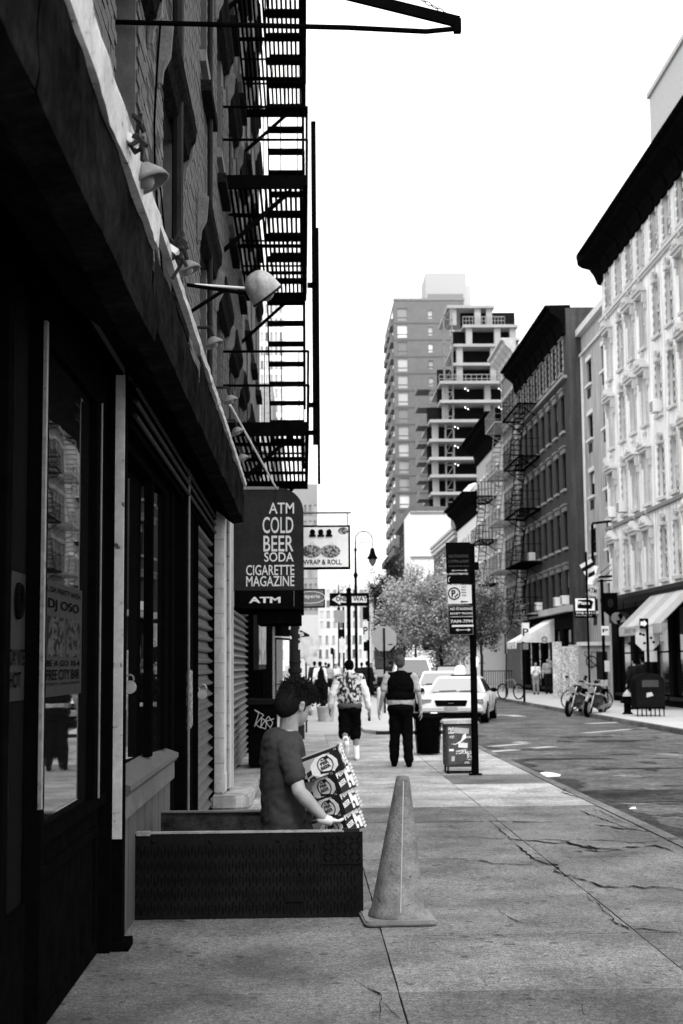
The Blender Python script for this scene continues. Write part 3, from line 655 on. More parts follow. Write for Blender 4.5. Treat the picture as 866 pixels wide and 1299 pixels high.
# ---------------- ATM awning sign
Ys = 17.4; L_ = atY(294, 700, Ys); Rr = atY(385, 700, Ys)
top = atY(320, 619, Ys).z; bot = atY(320, 749, Ys).z; xa, xb = L_.x, Rr.x; W = xb-xa
sg = thing('shop_awning', 'dark box awning with ATM COLD BEER SODA CIGARETTE MAGAZINE lettering on its rounded side', 'awning sign', (xa, Ys, bot))
H = top-bot; r = .30; pts = [(0, 0), (W, 0), (W, H-r)]+[(W-r+r*math.cos(R(a)), H-r+r*math.sin(R(a))) for a in range(10, 91, 10)]+[(0, H+.01)]
MB().prism(pts, (0, 2.2)).build('canvas', M('awning_canvas', .034, .7, .3, 2.5, .3), sg)
MB().prism([(-.005, H-.02), (W-r, H-.02), (W-r, H+.012), (-.005, H+.022)], (-.008, 0)).build('piping', midgrey, sg)
lt = M('awning_lettering', .5, .7, .1); kz = H/130.
for s, x0, x1, y0, y1 in (('ATM',341,373,638,652), ('COLD',333,372,656,677), ('BEER',334,372,680,700), ('SODA',335,372,701,713), ('CIGARETTE',312,373,717,730), ('MAGAZINE',312,373,731,744)):
    letters(s, sg, lt, (x0-294)*W/91, (749-y1)*kz, -.006, w=(x1-x0)*W/91, h=(y1-y0)*kz, bold=.008)
vl = MB().prism([(0, -.215), (W, -.235), (W, -.004), (0, -.004)], (-.01, 2.2)).build('valance', black, sg)
letters('ATM', vl, M('metallic_lettering', .5, .4, .3, 20), .235*W, -.155, -.016, w=.44*W, h=.075, bold=.03)
MB().box(.02, .03, -.014, -.011, -.2, -.01).box(W*.86, W*.865, -.014, -.011, -.2, -.01).build('seam', midgrey, vl)
MB().box(.3, W-.03, .1, 1.6, -.40, -.26).build('shutter_box', black, sg)
rd = MB().tube(onX(292, 514, -.70), (xa+.62*W+.0, Ys+.05, top), .011); tag(rd.build('stay_rod', offwhite), 'thin pale stay rod slanting from the canopy down to the awning sign', 'rod')
# hanging WRAP & ROLL sign
Yw = 24.0; a = atY(386, 722, Yw); b = atY(444, 666, Yw); W = b.x-a.x; H = b.z-a.z
ws = thing('hanging_sign', 'white lightbox sign reading WRAP & ROLL with food pictures, beyond the ATM awning', 'sign', (a.x, Yw, a.z))
MB().box(-.15, W, 0, .18, 0, H).build('case', black, ws); MB().box(-.12, W-.035, -.012, -.002, .035, H-.035).build('panel', white, ws)
letters('WRAP & ROLL', ws, printk, -.02, .075, -.018, w=W-.13, h=.085)
for k, x in enumerate((.14, .28, .42)): MB().ball((x, -.02, H-.12), .045, .01, .05).box(x-.055, x+.055, -.03, -.015, H-.2, H-.16).build('ornament', printk, ws)
fp = M('food_print', .3, .7, .2, 6, 0, kind='print', v2=.04); rnd = random.Random(3)
for x in (.12, .44): MB().ball((x, -.016, .3), .17, .008, .11).build('food_picture', fp, ws); MB().prism([(x-.16, .32), (x+.16, .32), (x+.02, .48)], (-.013, -.0125)).build('wrap_picture', M('pale_print', .6), ws)
MB().ball((W-.12, -.014, H-.1), .09, .004, .06).build('leaf_print', fp, ws)
MB().tube((-.6, .09, H+.22), (W+.02, .09, H+.22), .018).tube((W-.04, .09, H+.22), (W-.04, .09, H), .01).build('bracket', midgrey, ws)
# creperie sign
Yc = 29.; a = atY(386, 771, Yc); b = atY(412, 747, Yc); W = b.x-a.x; H = b.z-a.z
cs = thing('hanging_sign', 'small grey hanging sign reading creperie just left of the one way sign', 'sign', (a.x-.2, Yc, a.z))
MB().box(0, W+.2, 0, .1, 0, H).build('case', black, cs); MB().box(.03, W+.17, -.01, -.001, .03, H-.03).build('panel', midgrey, cs)
letters('creperie', cs, white, .1, .17, -.016, w=W+.0, h=.1); MB().path([(.32+.3*math.cos(t), -.012, .21+.12*math.sin(t)) for t in [i*math.pi/10 for i in range(21)]], .006).build('oval', white, cs)
# graffitied dark box by the wall
b0_ = gnd(315, 975); bb = gnd(350, 975); yb = b0_.y
bx = thing('storage_box', 'black chest-high box with a white graffiti scrawl standing by the wall', 'box', (b0_.x, yb, 0)); W = bb.x-b0_.x
MB().box(0, W, 0, 1.1, .03, .98).build('body', black, bx, bevel=.02); MB().prism([(-.02, .98), (W+.03, .98), (W-.02, 1.04), (-.02, 1.06)], (-.03, 1.15)).build('lid', M('lid_black', .02, .35), bx)
P = [(.1,.62),(.17,.83),(.1,.88),(.25,.8),(.12,.66),(.2,.6),(.22,.75),(.3,.7),(.28,.58),(.2,.62),(.33,.78),(.4,.68),(.36,.6),(.28,.7),(.42,.74)]
MB().path([(x*W/.43*.95, -.006, z+.02) for x, z in P], .006, 5).build('graffiti', M('graffiti_paint', .5), bx)
# ============================================================ next building on the left
n2 = thing('corner_shop', 'low dark shop building with glass front beyond the tenement, behind the lamp pillar', 'building', (-1.1, 34.02, 0), R(90))
hs = [(1+i*2.6, 3+i*2.6, .5, 2.8) for i in range(8)]
facade('wall', n2, 22, 4.1, hs, M('dark_shop_wall', .03, .7), .2); shell(n2, 22, 4.1, 7, brickwall)
for i in range(8): mkwindow(n2, 1+i*2.6, .5, 2.0, 2.3, framem=black, sillm=darkgrey)
pf = thing('poster_case', 'tall framed pale poster case on the dark wall under the ATM awning', 'poster case', (-.98, 27.4, 1.5), R(90))
MB().box(0, 5, -.1, 0, 0, 1.6).build('case', darkgrey, pf); MB().box(.1, 4.9, -.112, -.102, .1, 1.5).build('poster', M('poster_print', .4, .6, .2, .8, 0, kind='print', v2=.1), pf)
bk = thing('brick_pier', 'narrow brick pier between the dark shop fronts under the awning', 'pier', (-.98, 42, 0))
pz = None
for k in range(38):
    if pz is None: pz = MB().box(-.25, .1, -.15, .15, 0, .066).build('brick', M('pier_brick', .3), bk, loc=(0, 0, .05))
    else: dup(pz, loc=(random.uniform(-.004, .004), 0, .05+k*.078), parent=bk)
MB().box(-.24, .09, -.14, .14, 0, 3.05).build('mortar_core', mortar, bk)
# dark entrance frames
en = thing('shop_entrance', 'dark doorway and awning frame under the ATM awning, right of the poster case', 'shopfront', (-1.0, 36, 0))
MB().box(-.05, .1, 0, .15, 0, 3.2).box(-.05, .12, 3, 3.15, 0, 3.2).box(-.05, .3, 4, 12, 2.75, 3.2).build('frame', black, en); MB().box(0, .02, .15, 3, .1, 2.7).build('door_glass', sglass, en)
aw = thing('dark_awning', 'slanting black fabric awning of the shop beyond the pale lamp pillar', 'awning', (-1.0, 44, 2.35))
MB().prism([(0, .75), (1.15, .15), (1.15, .0), (0, .1)], (0, 5)).build('canvas', black, aw); MB().tube((0, -.02, .1), (1.15, -.02, .02), .02).build('bar', offwhite, aw)
# ============================================================ RIGHT SIDE BUILDINGS (facades at X=12.8, rotz -90: local x runs towards the camera)
def rb(name, label, yfar, ynear, X=FX): return thing(name, label, 'building', (X, yfar, 0), R(-90)), ynear
def U(yfar, y): return yfar-y
# --- white ornate building Y 62 .. 38
YF = 59.2; t, yn = rb('white_building', 'ornate white painted five storey building with black cornice at the right edge', YF, 38)
wb = M('white_facade', .85, .7, .06, 2, .2, kind='drip'); orn = M('white_ornament', .52, .7, .15, 12, .4)
W = 21.2; cy = [57.9, 55.9, 54.0, 52.1, 50.0, 48.2, 46.3, 44.4, 42.5, 40.5]; cols = [YF-y-.45 for y in cy]
hoods = ['pediment', 'fan', 'pediment', 'pediment', 'fan', 'fan', 'pediment', 'pediment', 'fan', 'fan']
rws = [4.5, 7.42, 10.4, 13.3, 16.3]; hs = []
for j, z in enumerate(rws):
    for i, u in enumerate(cols):
        h = 1.9 if j < 4 else 1.7; hs.append((u, u+.8, z, z+h)); bl = random.choice([0, .35, .55, .8])
        mkwindow(t, u, z, .8, h, framem=offwhite, sillm=orn, hood=hoods[i] if j < 4 else 'quoin', hoodm=orn, blind=bl, ac=((i, j) in ((0, 1), (1, 1), (4, 2))))
wall = facade('wall', t, W, 18.3, hs, wb, .25, 4.0)
shell(t, W, 18.5, 14, wb, z0=0)
# rounded corner
MB().lathe([(.4, 4.0), (.4, 18.3)], (0.0, .4, 0), 24).build('corner_turret', wb, t, smooth='auto')
cw = M('cornice_black', .012, .6, .4, 6, .3)
c = cornice(t, W, 18.95, cw, 1.05, 1.05, brackets=12, x0=0)
MB().lathe([(.45, 17.7), (.55, 18.0), (.8, 18.4), (1.25, 18.6), (1.3, 18.95), (.2, 19.0)], (0, .25, 0), 24).build('corner_cornice', cw, c)
MB().box(0, W, -.1, 0, 18.05, 18.25).build('frieze_band', M('frieze_grey', .1, .7, .4, 8), t)
MB().box(-.1, W, -.16, 0, 15.98, 16.1).box(-.1, W, -.1, 0, 15.9, 15.98).build('string_course', orn, t)
MB().box(-.1, W, -.14, 0, 7.06, 7.18).build('string_course', midgrey, t)
MB().box(-.2, W, -.4, 0, 4.05, 4.2).prism([(0, 3.7), (-.3, 3.85), (-.38, 4.05), (0, 4.05)], (-.2, W), 'x').build('shop_cornice', darkgrey, t)
for y in (59.4, 54.0, 45): MB().lathe([(.1, 0), (.1, .8), (.22, .85), (.22, 1.0), (.05, 1.1)], (YF-y, 1.2, 18.5), 10).build('roof_vent', offwhite, t)
sh = [(1.0+i*2.9, 3.4+i*2.9, .35, 3.5) for i in range(7)]
facade('shop_wall', t, W, 4.0, sh, M('black_shop_wall', .015, .6), .3)
for i in range(7): mkwindow(t, 1.0+i*2.9, .35, 2.4, 3.15, framem=black, sillm=darkgrey)
# striped awning
a = thing('shop_awning', 'pale striped awning with scalloped valance at the right edge under the white building', 'awning', (FX, 51.0, 2.55), R(-90))
for k in range(5):
    MB().prism([(0, 1.7), (-1.5, .25), (-1.5, .21), (0, 1.66)], (k*1.2+.003, (k+1)*1.2-.003), 'x').build('stripe', [M('awning_grey', .3), M('awning_pale', .4)][k % 2], a)
m = MB()
for k in range(24): x = k*.25; m.prism([(x, .22), (x, .0), (x+.06, -.07), (x+.19, -.07), (x+.25, 0), (x+.25, .22)], (-1.505, -1.49))
v = m.build('valance', M('awning_pale', .4), a); letters("DIGIT W", v, M('grey_lettering', .15), .9, .02, -1.512, w=1.7, h=.16)
MB().prism([(0, 1.7), (-1.5, .22), (-1.5, 0), (0, 0)], (-.02, 0), 'x').build('side_panel', M('awning_pale', .4), a)
rbk = thing('roof_bulkhead', 'pale plain block rising above the black cornice in the top right corner', 'rooftop block', (14.05, 44, 18.4)); MB().box(0, 6, 0, 11, 0, 5.8).box(-.1, 6.1, -.1, 11.1, 5.8, 6.0).build('body', M('pale_block', .42, .8, .1), rbk)
# --- narrow pale building, set back, Y 62..69.3
t, yn = rb('narrow_building', 'narrow pale grey building with small windows between the white building and the brownstone', 67.5, 59.3, 13.5)
hs = windows(t, [1.2, 4.6], [3.9, 6.6, 9.3, 12.0, 14.6], 1.1, 1.15, hood='thin', framem=darkgrey, sillm=offwhite, hoodm=offwhite)
gw = M('pale_grey_stucco', .36, .8, .08, 1.5, .2, kind='drip'); facade('wall', t, 8.2, 17.6, hs, gw, .2); shell(t, 8.2, 17.6, 10, gw)
MB().box(-.05, 8, -.25, 0, 17.3, 17.62).box(-.05, 8, -.12, 0, 16.3, 16.4).build('parapet', offwhite, t); MB().box(0.0, .25, -.06, 0, 3.5, 16.3).build('quoin_strip', white, t)
for z in (3.9, 6.6, 9.3, 12.0, 14.6):
    for u in (1.35, 4.75): MB().box(u, u+.7, -.03, .0, z-.62, z-.2).build('vent_sleeve', darkgrey, t)
# --- brownstone tenement
YF = 83.5; t, yn = rb('brownstone', 'tall dark brownstone tenement with heavy black cornice and grey side wall', YF, 67.6)
W = YF-67.6; cols = [.5+i*1.95 for i in range(8)]; bs = M('brownstone_wall', .045, .85, .2, 3, .4)
hs = windows(t, cols, [4.3, 7.15, 10.0, 12.85], .85, 1.75, hood='flat', framem=black, sillm=M('grey_sill', .2), hoodm=M('grey_lintel', .13), acs=((6, 0), (3, 0), (7, 0), (2, 1)))
hs += windows(t, [.5+i*1.95 for i in range(8)], [15.75], .85, 1.7, hood='quoin', framem=black, sillm=M('grey_sill', .2), hoodm=M('pale_quoin', .26))
facade('wall', t, W, 18.0, hs, bs, .22, 4.0)
shell(t, W, 18.8, 13, M('grey_render', .06, .9, .15, 1.0, .3, kind='drip'))
cornice(t, W, 18.9, cw, 1.0, 1.4, brackets=9); MB().box(0, W, -.2, 0, 15.3, 15.45).build('string_course', M('grey_sill', .2), t)
MB().box(0, W, -.3, 0, 4.0, 4.3).build('shop_cornice', stone, t)
facade('shop_wall', t, W, 4.0, [(1+i*3., 3.2+i*3., .3, 3.2) for i in range(5)], M('black_shop_wall', .015), .3)
for i in range(5): mkwindow(t, 1+i*3., .3, 2.2, 2.9, framem=black, sillm=darkgrey)
f = thing('fire_escape', 'black fire escape with railed balconies on the dark brownstone', 'fire escape', (FX, YF, 0), R(-90))
for k in range(5): platform(f, 1.5, 7.6, 4.1+2.87*k, 1.15, black); 
for k in range(4): stairs(f, (2.6, -1.0, 4.1+2.87*k), (5.6, -1.0, 6.9+2.87*k), .55, 11, black)
# --- grey quoined tenement
YF = 90; t, yn = rb('quoined_tenement', 'grey tenement with pale quoins and pale fire escape beyond the brownstone', YF, 83.6); W = YF-83.6
hs = windows(t, [.5+i*1.3 for i in range(5)], [4.4, 7.4, 10.4, 13.4, 16.3], .7, 1.8, hood='quoin', framem=darkgrey, sillm=offwhite, hoodm=M('pale_quoin', .26))
facade('wall', t, W, 20.2, hs, M('mid_grey_wall', .14, .8, .15, 3), .2); shell(t, W, 20.2, 12, M('mid_grey_wall', .14))
cornice(t, W, 21.0, M('pale_cornice', .4, .7, .2), .9, 1.5, brackets=5)
q0 = None
for k in range(46):
    for sd_ in (0, 1):
        if q0 is None: q0 = MB().box(0, .42, -.06, 0, 0, .37).build('quoin', M('pale_quoin', .26), t, loc=(0, 0, .6))
        else: dup(q0, loc=((W-.42+.08*(k % 2)-.04) if sd_ else .08*(k % 2)-.04, 0, .6+k*.42), parent=t)
f = thing('fire_escape', 'pale painted fire escape on the quoined grey tenement', 'fire escape', (FX, YF, 0), R(-90))
for k in range(5): platform(f, .6, 5.2, 4.1+3*k, 1.2, M('pale_iron', .2))
for k in range(4): stairs(f, (1.4, -1.05, 4.1+3*k), (3.9, -1.05, 7.05+3*k), .5, 11, M('pale_iron', .2))
# --- light tenement with black cornice
YF = 104; t, yn = rb('pale_tenement', 'pale tenement with sloping black cornice and black balconies, left of the quoined one', YF, 90.1); W = YF-90.1
hs = windows(t, [.6+i*1.75 for i in range(7)], [4.2, 7.0, 9.9, 12.8], .8, 1.75, hood='thin', framem=darkgrey, sillm=offwhite, hoodm=offwhite)
facade('wall', t, W, 16.5, hs, M('pale_wall', .3, .8, .1, 2), .2); shell(t, W, 17, 12, M('pale_wall', .3)); cornice(t, W, 17.7, cw, 1.1, 1.7)
f = thing('fire_escape', 'black balconies on the pale tenement beneath its black cornice', 'fire escape', (FX, YF, 0), R(-90))
for k in range(4): platform(f, 6.0, 10.5, 3.9+2.9*k, 1.2, black)
for k in range(3): stairs(f, (6.8, -1.05, 3.9+2.9*k), (9.4, -1.05, 6.75+2.9*k), .5, 11, black)
# --- white tenement
YF = 118; t, yn = rb('white_tenement', 'bright white lower tenement with black cornice and two black balconies', YF, 104.1); W = YF-104.1
hs = windows(t, [.6+i*1.75 for i in range(7)], [3.9, 6.8, 9.7], .8, 1.7, hood='thin', framem=midgrey, sillm=offwhite, hoodm=offwhite)
facade('wall', t, W, 13, hs, M('bright_wall', .62, .8, .08, 2), .2); shell(t, W, 13.5, 12, M('bright_wall', .62)); cornice(t, W, 14.2, cw, 1.1, 1.7)
f = thing('fire_escape', 'black balconies on the bright white tenement', 'fire escape', (FX, YF, 0), R(-90))
for k in range(3): platform(f, 5.5, 9.5, 3.8+2.9*k, 1.2, black)
# --- low grey building with banded cornice
YF = 140; t, yn = rb('low_building', 'low grey building with pale banded cornice behind the parking sign', YF, 118.1); W = YF-118.1
hs = windows(t, [.8+i*2.3 for i in range(9)], [3.9, 7.0, 9.9 ], 1.0, 1.7, hood='thin', framem=darkgrey, sillm=midgrey, hoodm=midgrey)
facade('wall', t, W, 12.5, hs, M('low_wall', .1), .2); shell(t, W, 13, 12, M('low_wall', .1))
for k in range(3): MB().box(0, W, -.25-.08*k, .0, 12.0+k*.35, 12.25+k*.35).build('cornice_band', M('pale_cornice', .4), t)
bx = thing('rooftop_structure', 'pale box with a glazed top on the roof of the low grey building', 'rooftop box', (13.6, 127, 13.0)); MB().box(0, 3, -4, 4, 0, 3.2).build('body', M('mid_grey_wall', .14), bx); MB().tube((1.5, -3.5, 3.2), (1.5, 3.5, 3.2), 1.1, seg=14).build('vault', white, bx)
# --- white church
c = thing('white_hall', 'white blocky building with an arched window in front of the brick tower', 'building', (11.9, 158, 0)); 
facade('wall', c, 6.5, 18.5, [(1.2, 2.6, 3, 9), (4.2, 5.4, 3, 9)], M('white_render', .75, .8, .06), .3); shell(c, 6.5, 18.5, 10, M('white_render', .75))
for z in (8.9, 13.2, 18.2): MB().box(-.05, 6.55, -.15, 0, z, z+.25).build('string_course', midgrey, c)
for x in (3.4,): 
    m = MB().path([(x+1.6*math.cos(q), -.1, 10.0+1.6*math.sin(q)) for q in [i*math.pi/10 for i in range(11)]], .12).build('arch', midgrey, c); MB().box(x-.45, x+.45, -.02, .0, 8.5, 10.6).build('arch_window', black, m)
for x in (1.2, 4.2): MB().box(x, x+1.4, .25, .3, 3, 9).build('window', wglass, c)
# --- dark row beyond, Y 162-250
for i, (y0, y1, H, X, lb) in enumerate(((162, 190, 19.5, FX, 'tall dark terrace behind the white hall and left of it'), (190, 222, 17.0, FX, 'dark brick terrace left of the tall brick tower base'), (222, 262, 14.5, FX, 'farthest dark brick building at the end of the right side'))):
    t, _ = rb('dark_terrace', lb, y1, y0+.1, X); t['group'] = 'dark terraces at the far end of the right side'; W = y1-y0-.1
    rr = [4+3.1*k for k in range(int((H-4)/3.1))]; hs = windows(t, [1+k*4.2 for k in range(int((W-1)/4.2))], rr, 1.5, 1.9, hood='thin', framem=black, sillm=midgrey, hoodm=midgrey)
    facade('wall', t, W, H, hs, M('dark_terrace_wall', .04), .2); shell(t, W, H, 12, M('dark_terrace_wall2', .11)); MB().box(0, W, -.7, 0, H-.8, H+.1).build('cornice', M('terrace_cornice', .1), t)
# --- brick tower
YT = 230; x0 = atY(502, 600, YT).x; x1 = atY(592, 600, YT).x; ztop = atY(510, 381, YT).z
tw = thing('brick_tower', 'tall brick apartment tower with a bright window column and pale rooftop box', 'tower', (x0, YT, 0)); W = x1-x0
bt = M('tower_brick', .15, .85, .12, .6, .3); nfl = 21; pit = (ztop-2)/nfl; hs = []
wt = glass('bright_tower_glass', .28, .1, .9)
for k in range(nfl):
    z = 1+k*pit
    hs.append((.5, 2.2, z+.35, z+pit-.35)); hs.append((5.6, 6.4, z+.7, z+pit-.7)); hs.append((9.2, 10.0, z+.7, z+pit-.7))
for (a, b, cc, d) in hs:
    key = (round(b-a, 1),)
    if key in WP: dup(WP[key], loc=(a, .1, cc), parent=tw)
    else:
        f = MB().box(0, .06, 0, .1, 0, d-cc).box(b-a-.06, b-a, 0, .1, 0, d-cc).box(.06, b-a-.06, 0, .1, (d-cc)*.28, (d-cc)*.28+.08).build('window', midgrey, tw, loc=(a, .1, cc)); MB().box(0, b-a, .1, .12, 0, d-cc).build('pane', wt, f); WP[key] = f
facade('wall', tw, W, ztop, hs, bt, .3); shell(tw, W, ztop, 26, bt)
for k in range(nfl): MB().box(0, W, -.05, 0, 1+k*pit-.12, 1+k*pit+.06).build('floor_band', M('tower_band', .11), tw)
m0 = None
for k in range(nfl):     # balconies on the street side
    z = 1+k*pit
    for yy in (2, 10, 18):
        if m0 is None:
            m0 = MB().box(-.45, 0, 0, 5, 0, .2).box(-.45, -.4, 0, 5, .2, 1.2).box(-.4, 0, 0, .1, .2, 1.2).build('balcony', M('balcony_grey', .15), tw, loc=(0, yy, z)); MB().box(-.03, -.01, .3, 4.6, 1.2, pit-.2).build('balcony_window', wglass, m0)
        else: dup(m0, loc=(0, yy, z), parent=tw)
p0 = atY(540, 380, YT+5); p1 = atY(591, 346, YT+5); rz_ = MB().box(p0.x-x0, p1.x-x0, 5, 14, ztop-.5, p1.z); rz_.build('plant_room', M('pale_metal_cladding', .42, .6, .05), tw)
MB().box(p1.x-x0, p1.x-x0+.7, 5, 14, ztop-.5, p1.z-2.2).build('plant_room_step', M('pale_metal_cladding', .42), tw)
MB().box(W-6, W, .5, .6, ztop, ztop+1.2).box(-.1, W+.1, -.1, .3, ztop-.02, ztop+.35).build('parapet', M('tower_band2', .2), tw)
# --- concrete frame under construction
YC = 206; ct = thing('concrete_frame', 'unfinished concrete tower frame with open floors and stepped terraces', 'construction site', (0, YC, 0)); cc = M('raw_concrete', .3, .85, .12, .5, .3)
lev = [(388, 567, 610), (412.6, 587, 640), (437, 575, 642), (461, 575, 642), (486, 557, 645), (510, 557, 645), (534.6, 544, 648), (559, 544, 648), (582, 544, 650), (604, 545, 650), (626, 546, 650), (648, 547, 650), (672, 547, 650), (696, 547, 650), (720, 547, 650)]
dk = M('interior_shade', .02, .9)  # near-black sheets stand in for shade deep inside the open floors
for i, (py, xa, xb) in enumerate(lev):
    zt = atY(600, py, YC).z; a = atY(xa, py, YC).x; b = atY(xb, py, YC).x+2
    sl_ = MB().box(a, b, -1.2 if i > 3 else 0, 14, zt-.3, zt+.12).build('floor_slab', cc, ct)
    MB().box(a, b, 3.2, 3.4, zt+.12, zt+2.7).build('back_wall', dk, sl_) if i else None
    if i+1 < len(lev):
        zb = atY(600, lev[i+1][0], YC).z; cx = [a+.9, a+2.6, a+9.6 if b-a > 12 else a+7]; nn = 4
        for x in (a+.5, (a+b)/2+.6, b-1.2):
            MB().box(x, x+.9, .4, 1.3, zb+.12, zt-.3).build('column', cc, ct)
        pass
        for r_ in range(2):
            if i in (4, 5, 6, 7, 8):
                for q in range(5):
                    o = MB().ball((a+4+r_*5+q*.55, 1.5+q*1.3, zt-.55), .09, seg=6, rings=4).build('work_lamp', M('lit_lamp', .8, emit=3.), ct)
rl = MB()
for i in (1, 4):
    py, xa, xb = lev[i]; zt = atY(600, py, YC).z; a = atY(xa, py, YC).x; b = atY(xb, py, YC).x
    for q in range(14): x = a+(b-a)*q/13; rl.tube((x, .05, zt+.12), (x, .05, zt+1.3), .04, seg=4)
    rl.tube((a, .05, zt+1.3), (b, .05, zt+1.3), .05, seg=4).tube((a, .05, zt+.7), (b, .05, zt+.7), .04, seg=4)
rl.build('guard_rail', cc, ct)
x_ = atY(565, 600, YC).x; h0 = atY(565, 392, YC).z
hst = MB()
for xx in (x_, x_+1.2):
    for k in range(2): hst.box(xx, xx+.15, -.5+k*1.2, -.35+k*1.2, 14, h0)
for k in range(22): z = 14+(h0-14)*k/22; hst.box(x_, x_+1.35, -.5, -.42, z, z+.12).bar((x_, -.45, z), (x_+1.3, -.45, z+2), .07, .07)
hst.build('hoist_mast', midgrey, ct)
for k in range(12):
    z = 12+k*2.75; a = atY(533, 600, YC).x
    MB().box(a, a+2.0, 3, 8, z, z+.3).box(a, a+.15, 3, 8, z+.3, z+1.3).build('balcony', M('balcony_grey', .15), ct)
# --- far backdrop buildings
def block(name, label, px0, px1, pytop, Y, mat, nw, pitch=3., D=25, wfrac=.5, cat='building'):
    a = atY(px0, 842, Y).x; b = atY(px1, 842, Y).x; z = atY((px0+px1)/2, pytop, Y).z; t = thing(name, label, cat, (a, Y, 0)); W = b-a; nr = int((z-3)/pitch); hs = []
    bw_ = W/nw
    for j in range(nr):
        for i in range(nw): hs.append((i*bw_+bw_*(1-wfrac)/2, i*bw_+bw_*(1+wfrac)/2, 3+j*pitch, 3+j*pitch+pitch*.55))
    facade('wall', t, W, z, hs, mat, .3); shell(t, W, z, D, mat); g = None
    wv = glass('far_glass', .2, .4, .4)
    for (p, q, r_, s) in hs:
        if g is None: g = MB().box(0, q-p, .2, .25, 0, s-r_).box(-.1, q-p+.1, -.1, 0, -.25, -.02).build('window', wv, t, loc=(p, 0, r_))
        else: dup(g, loc=(p, 0, r_), parent=t)
    return t
hz1 = M('hazy_wall', .5, .9, .05, .3, 0); hz2 = M('hazy_wall_mid', .33, .9, .08, .3, 0); hz3 = M('hazy_wall_pale', .68, .9, .05, .3, 0)  # distance haze is put into these pale wall colours
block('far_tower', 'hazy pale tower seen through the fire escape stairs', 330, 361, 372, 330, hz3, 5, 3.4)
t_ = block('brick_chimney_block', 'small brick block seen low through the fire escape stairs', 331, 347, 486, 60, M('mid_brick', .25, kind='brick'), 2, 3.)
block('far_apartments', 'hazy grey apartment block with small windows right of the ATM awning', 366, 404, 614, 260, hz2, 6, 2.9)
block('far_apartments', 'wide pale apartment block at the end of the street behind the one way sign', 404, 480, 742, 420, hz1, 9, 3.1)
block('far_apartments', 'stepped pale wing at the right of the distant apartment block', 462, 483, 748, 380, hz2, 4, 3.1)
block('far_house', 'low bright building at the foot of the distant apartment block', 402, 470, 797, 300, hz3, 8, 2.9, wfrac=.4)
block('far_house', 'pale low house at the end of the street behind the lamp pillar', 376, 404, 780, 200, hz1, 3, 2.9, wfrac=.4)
# ============================================================ STREET OBJECTS
# --- traffic cone
p = gnd(511, 1168); cone = thing('traffic_cone', 'tall faded traffic cone standing beside the open cellar hatch', 'cone', (p.x-.035, p.y, 0), R(3))
cmat = M('cone_plastic', .13, .55, .42, 9, .6, kind='drip'); Hc = .93
sq = MB(); pts = []
for k in range(4):
    cx, cy = [(.175, .175), (-.175, .175), (-.175, -.175), (.175, -.175)][k]
    for a in range(0, 91, 22): q = R(a+90*k); pts.append((cx+.05*math.cos(q), cy+.05*math.sin(q)))
sq.prism(pts, (.004, .036), 'z'); sq.build('base', M('cone_base_plastic', .16, .55, .25, 6, .3), cone, bevel=.01)
MB().lathe([(.185, .034), (.18, .06), (.168, .075), (.105, .5), (.045, .905), (.04, .925), (.034, .93), (.028, .925), (.03, .9)], seg=48).build('body', cmat, cone, smooth='auto', rot=(0, R(3.), 0)).scale = (1, 1, .96)
d0 = Vector((-.02, -1, 0)).normalized(); mm = MB(); mm.bar(Vector((d0.x*.166, d0.y*.169, .08)), Vector((d0.x*.044, d0.y*.046, .90)), .006, .004); mm.build('mould_seam', M('cone_seam', .3, .5), cone, rot=(0, R(3.), 0)).scale = (1, 1, .96)
sc_m = MB(); rnd = random.Random(4)
for k in range(16):
    z = rnd.uniform(.06, .8); th = rnd.uniform(-2.6, -.5); r_ = (.166-.135*(z-.075)/.84)*1.012; q = Vector((r_*math.cos(th), r_*math.sin(th), z)); tq = Vector((-math.sin(th), math.cos(th), rnd.uniform(-1.5, 1.5))).normalized()*rnd.uniform(.008, .03); sc_m.bar(q-tq, q+tq, .002, rnd.uniform(.002, .006))
sc_m.build('scuff_marks', M('scuff', .03, .8), cone, rot=(0, R(3.), 0), kind='stuff').scale = (1, 1, .96)
# --- cellar hatch
a = gnd(162, 1167); b = gnd(462, 1168); Yh = a.y; zt = atY(300, 1057, Yh).z
ha = thing('cellar_hatch', 'open black steel cellar hatch with tread plate doors raised on the pavement', 'hatch', (a.x, Yh, 0)); W = b.x-a.x
dp = M('tread_plate', .016, .4, .3, 5, .2, spec=2.2)
pl_ = MB().box(0, W, 0, .02, .0, zt).build('near_door', dp, ha)
MB().box(W-.27, W-.01, -.006, 0, zt-.2, zt-.01).build('patch_plate', dp, pl_); m = MB()
for j in range(6):
    n_ = int((W-.06 if j < 4 else W-.33)/.0215)
    for i in range(n_):
        if 0.05+j*.088 > zt-.06: continue
        m.obox(Matrix.Translation((.04+i*.0215, -.001, .055+j*.088+(.022 if i % 2 else 0))) @ Matrix.Rotation(.10 if i % 2 else -.10, 4, 'Y'), .008, .008, .055)
for j in range(5):
    for i in range(6): m.obox(Matrix.Translation((W-.24+i*.042, -.008, zt-.17+j*.034)) @ Matrix.Rotation(.8 if (i+j) % 2 else -.8, 4, 'Y'), .008, .005, .03)
m.build('tread_pattern', M('tread_rib', .014, .38, .4, 8, .2, spec=3.), pl_, kind='stuff')
m = MB()
for x in (.16, .52, .95, 1.1): m.ball((x, -.004, zt-.045), .014, .008, .014, 8, 6)
m.ball((W-.4, -.004, .28), .012, .008, .012, 8, 6).box(W-.5, W-.38, -.01, 0, .1, .13); m.build('rivet', dp, pl_)
MB().box(.02, W-.12, -.005, .05, zt, zt+.012).box(.02, W-.12, .046, .05, zt-.05, zt).build('top_rail', M('worn_rail', .33, .5, .3, 12, .3, metal=.5), ha, bevel=.002)
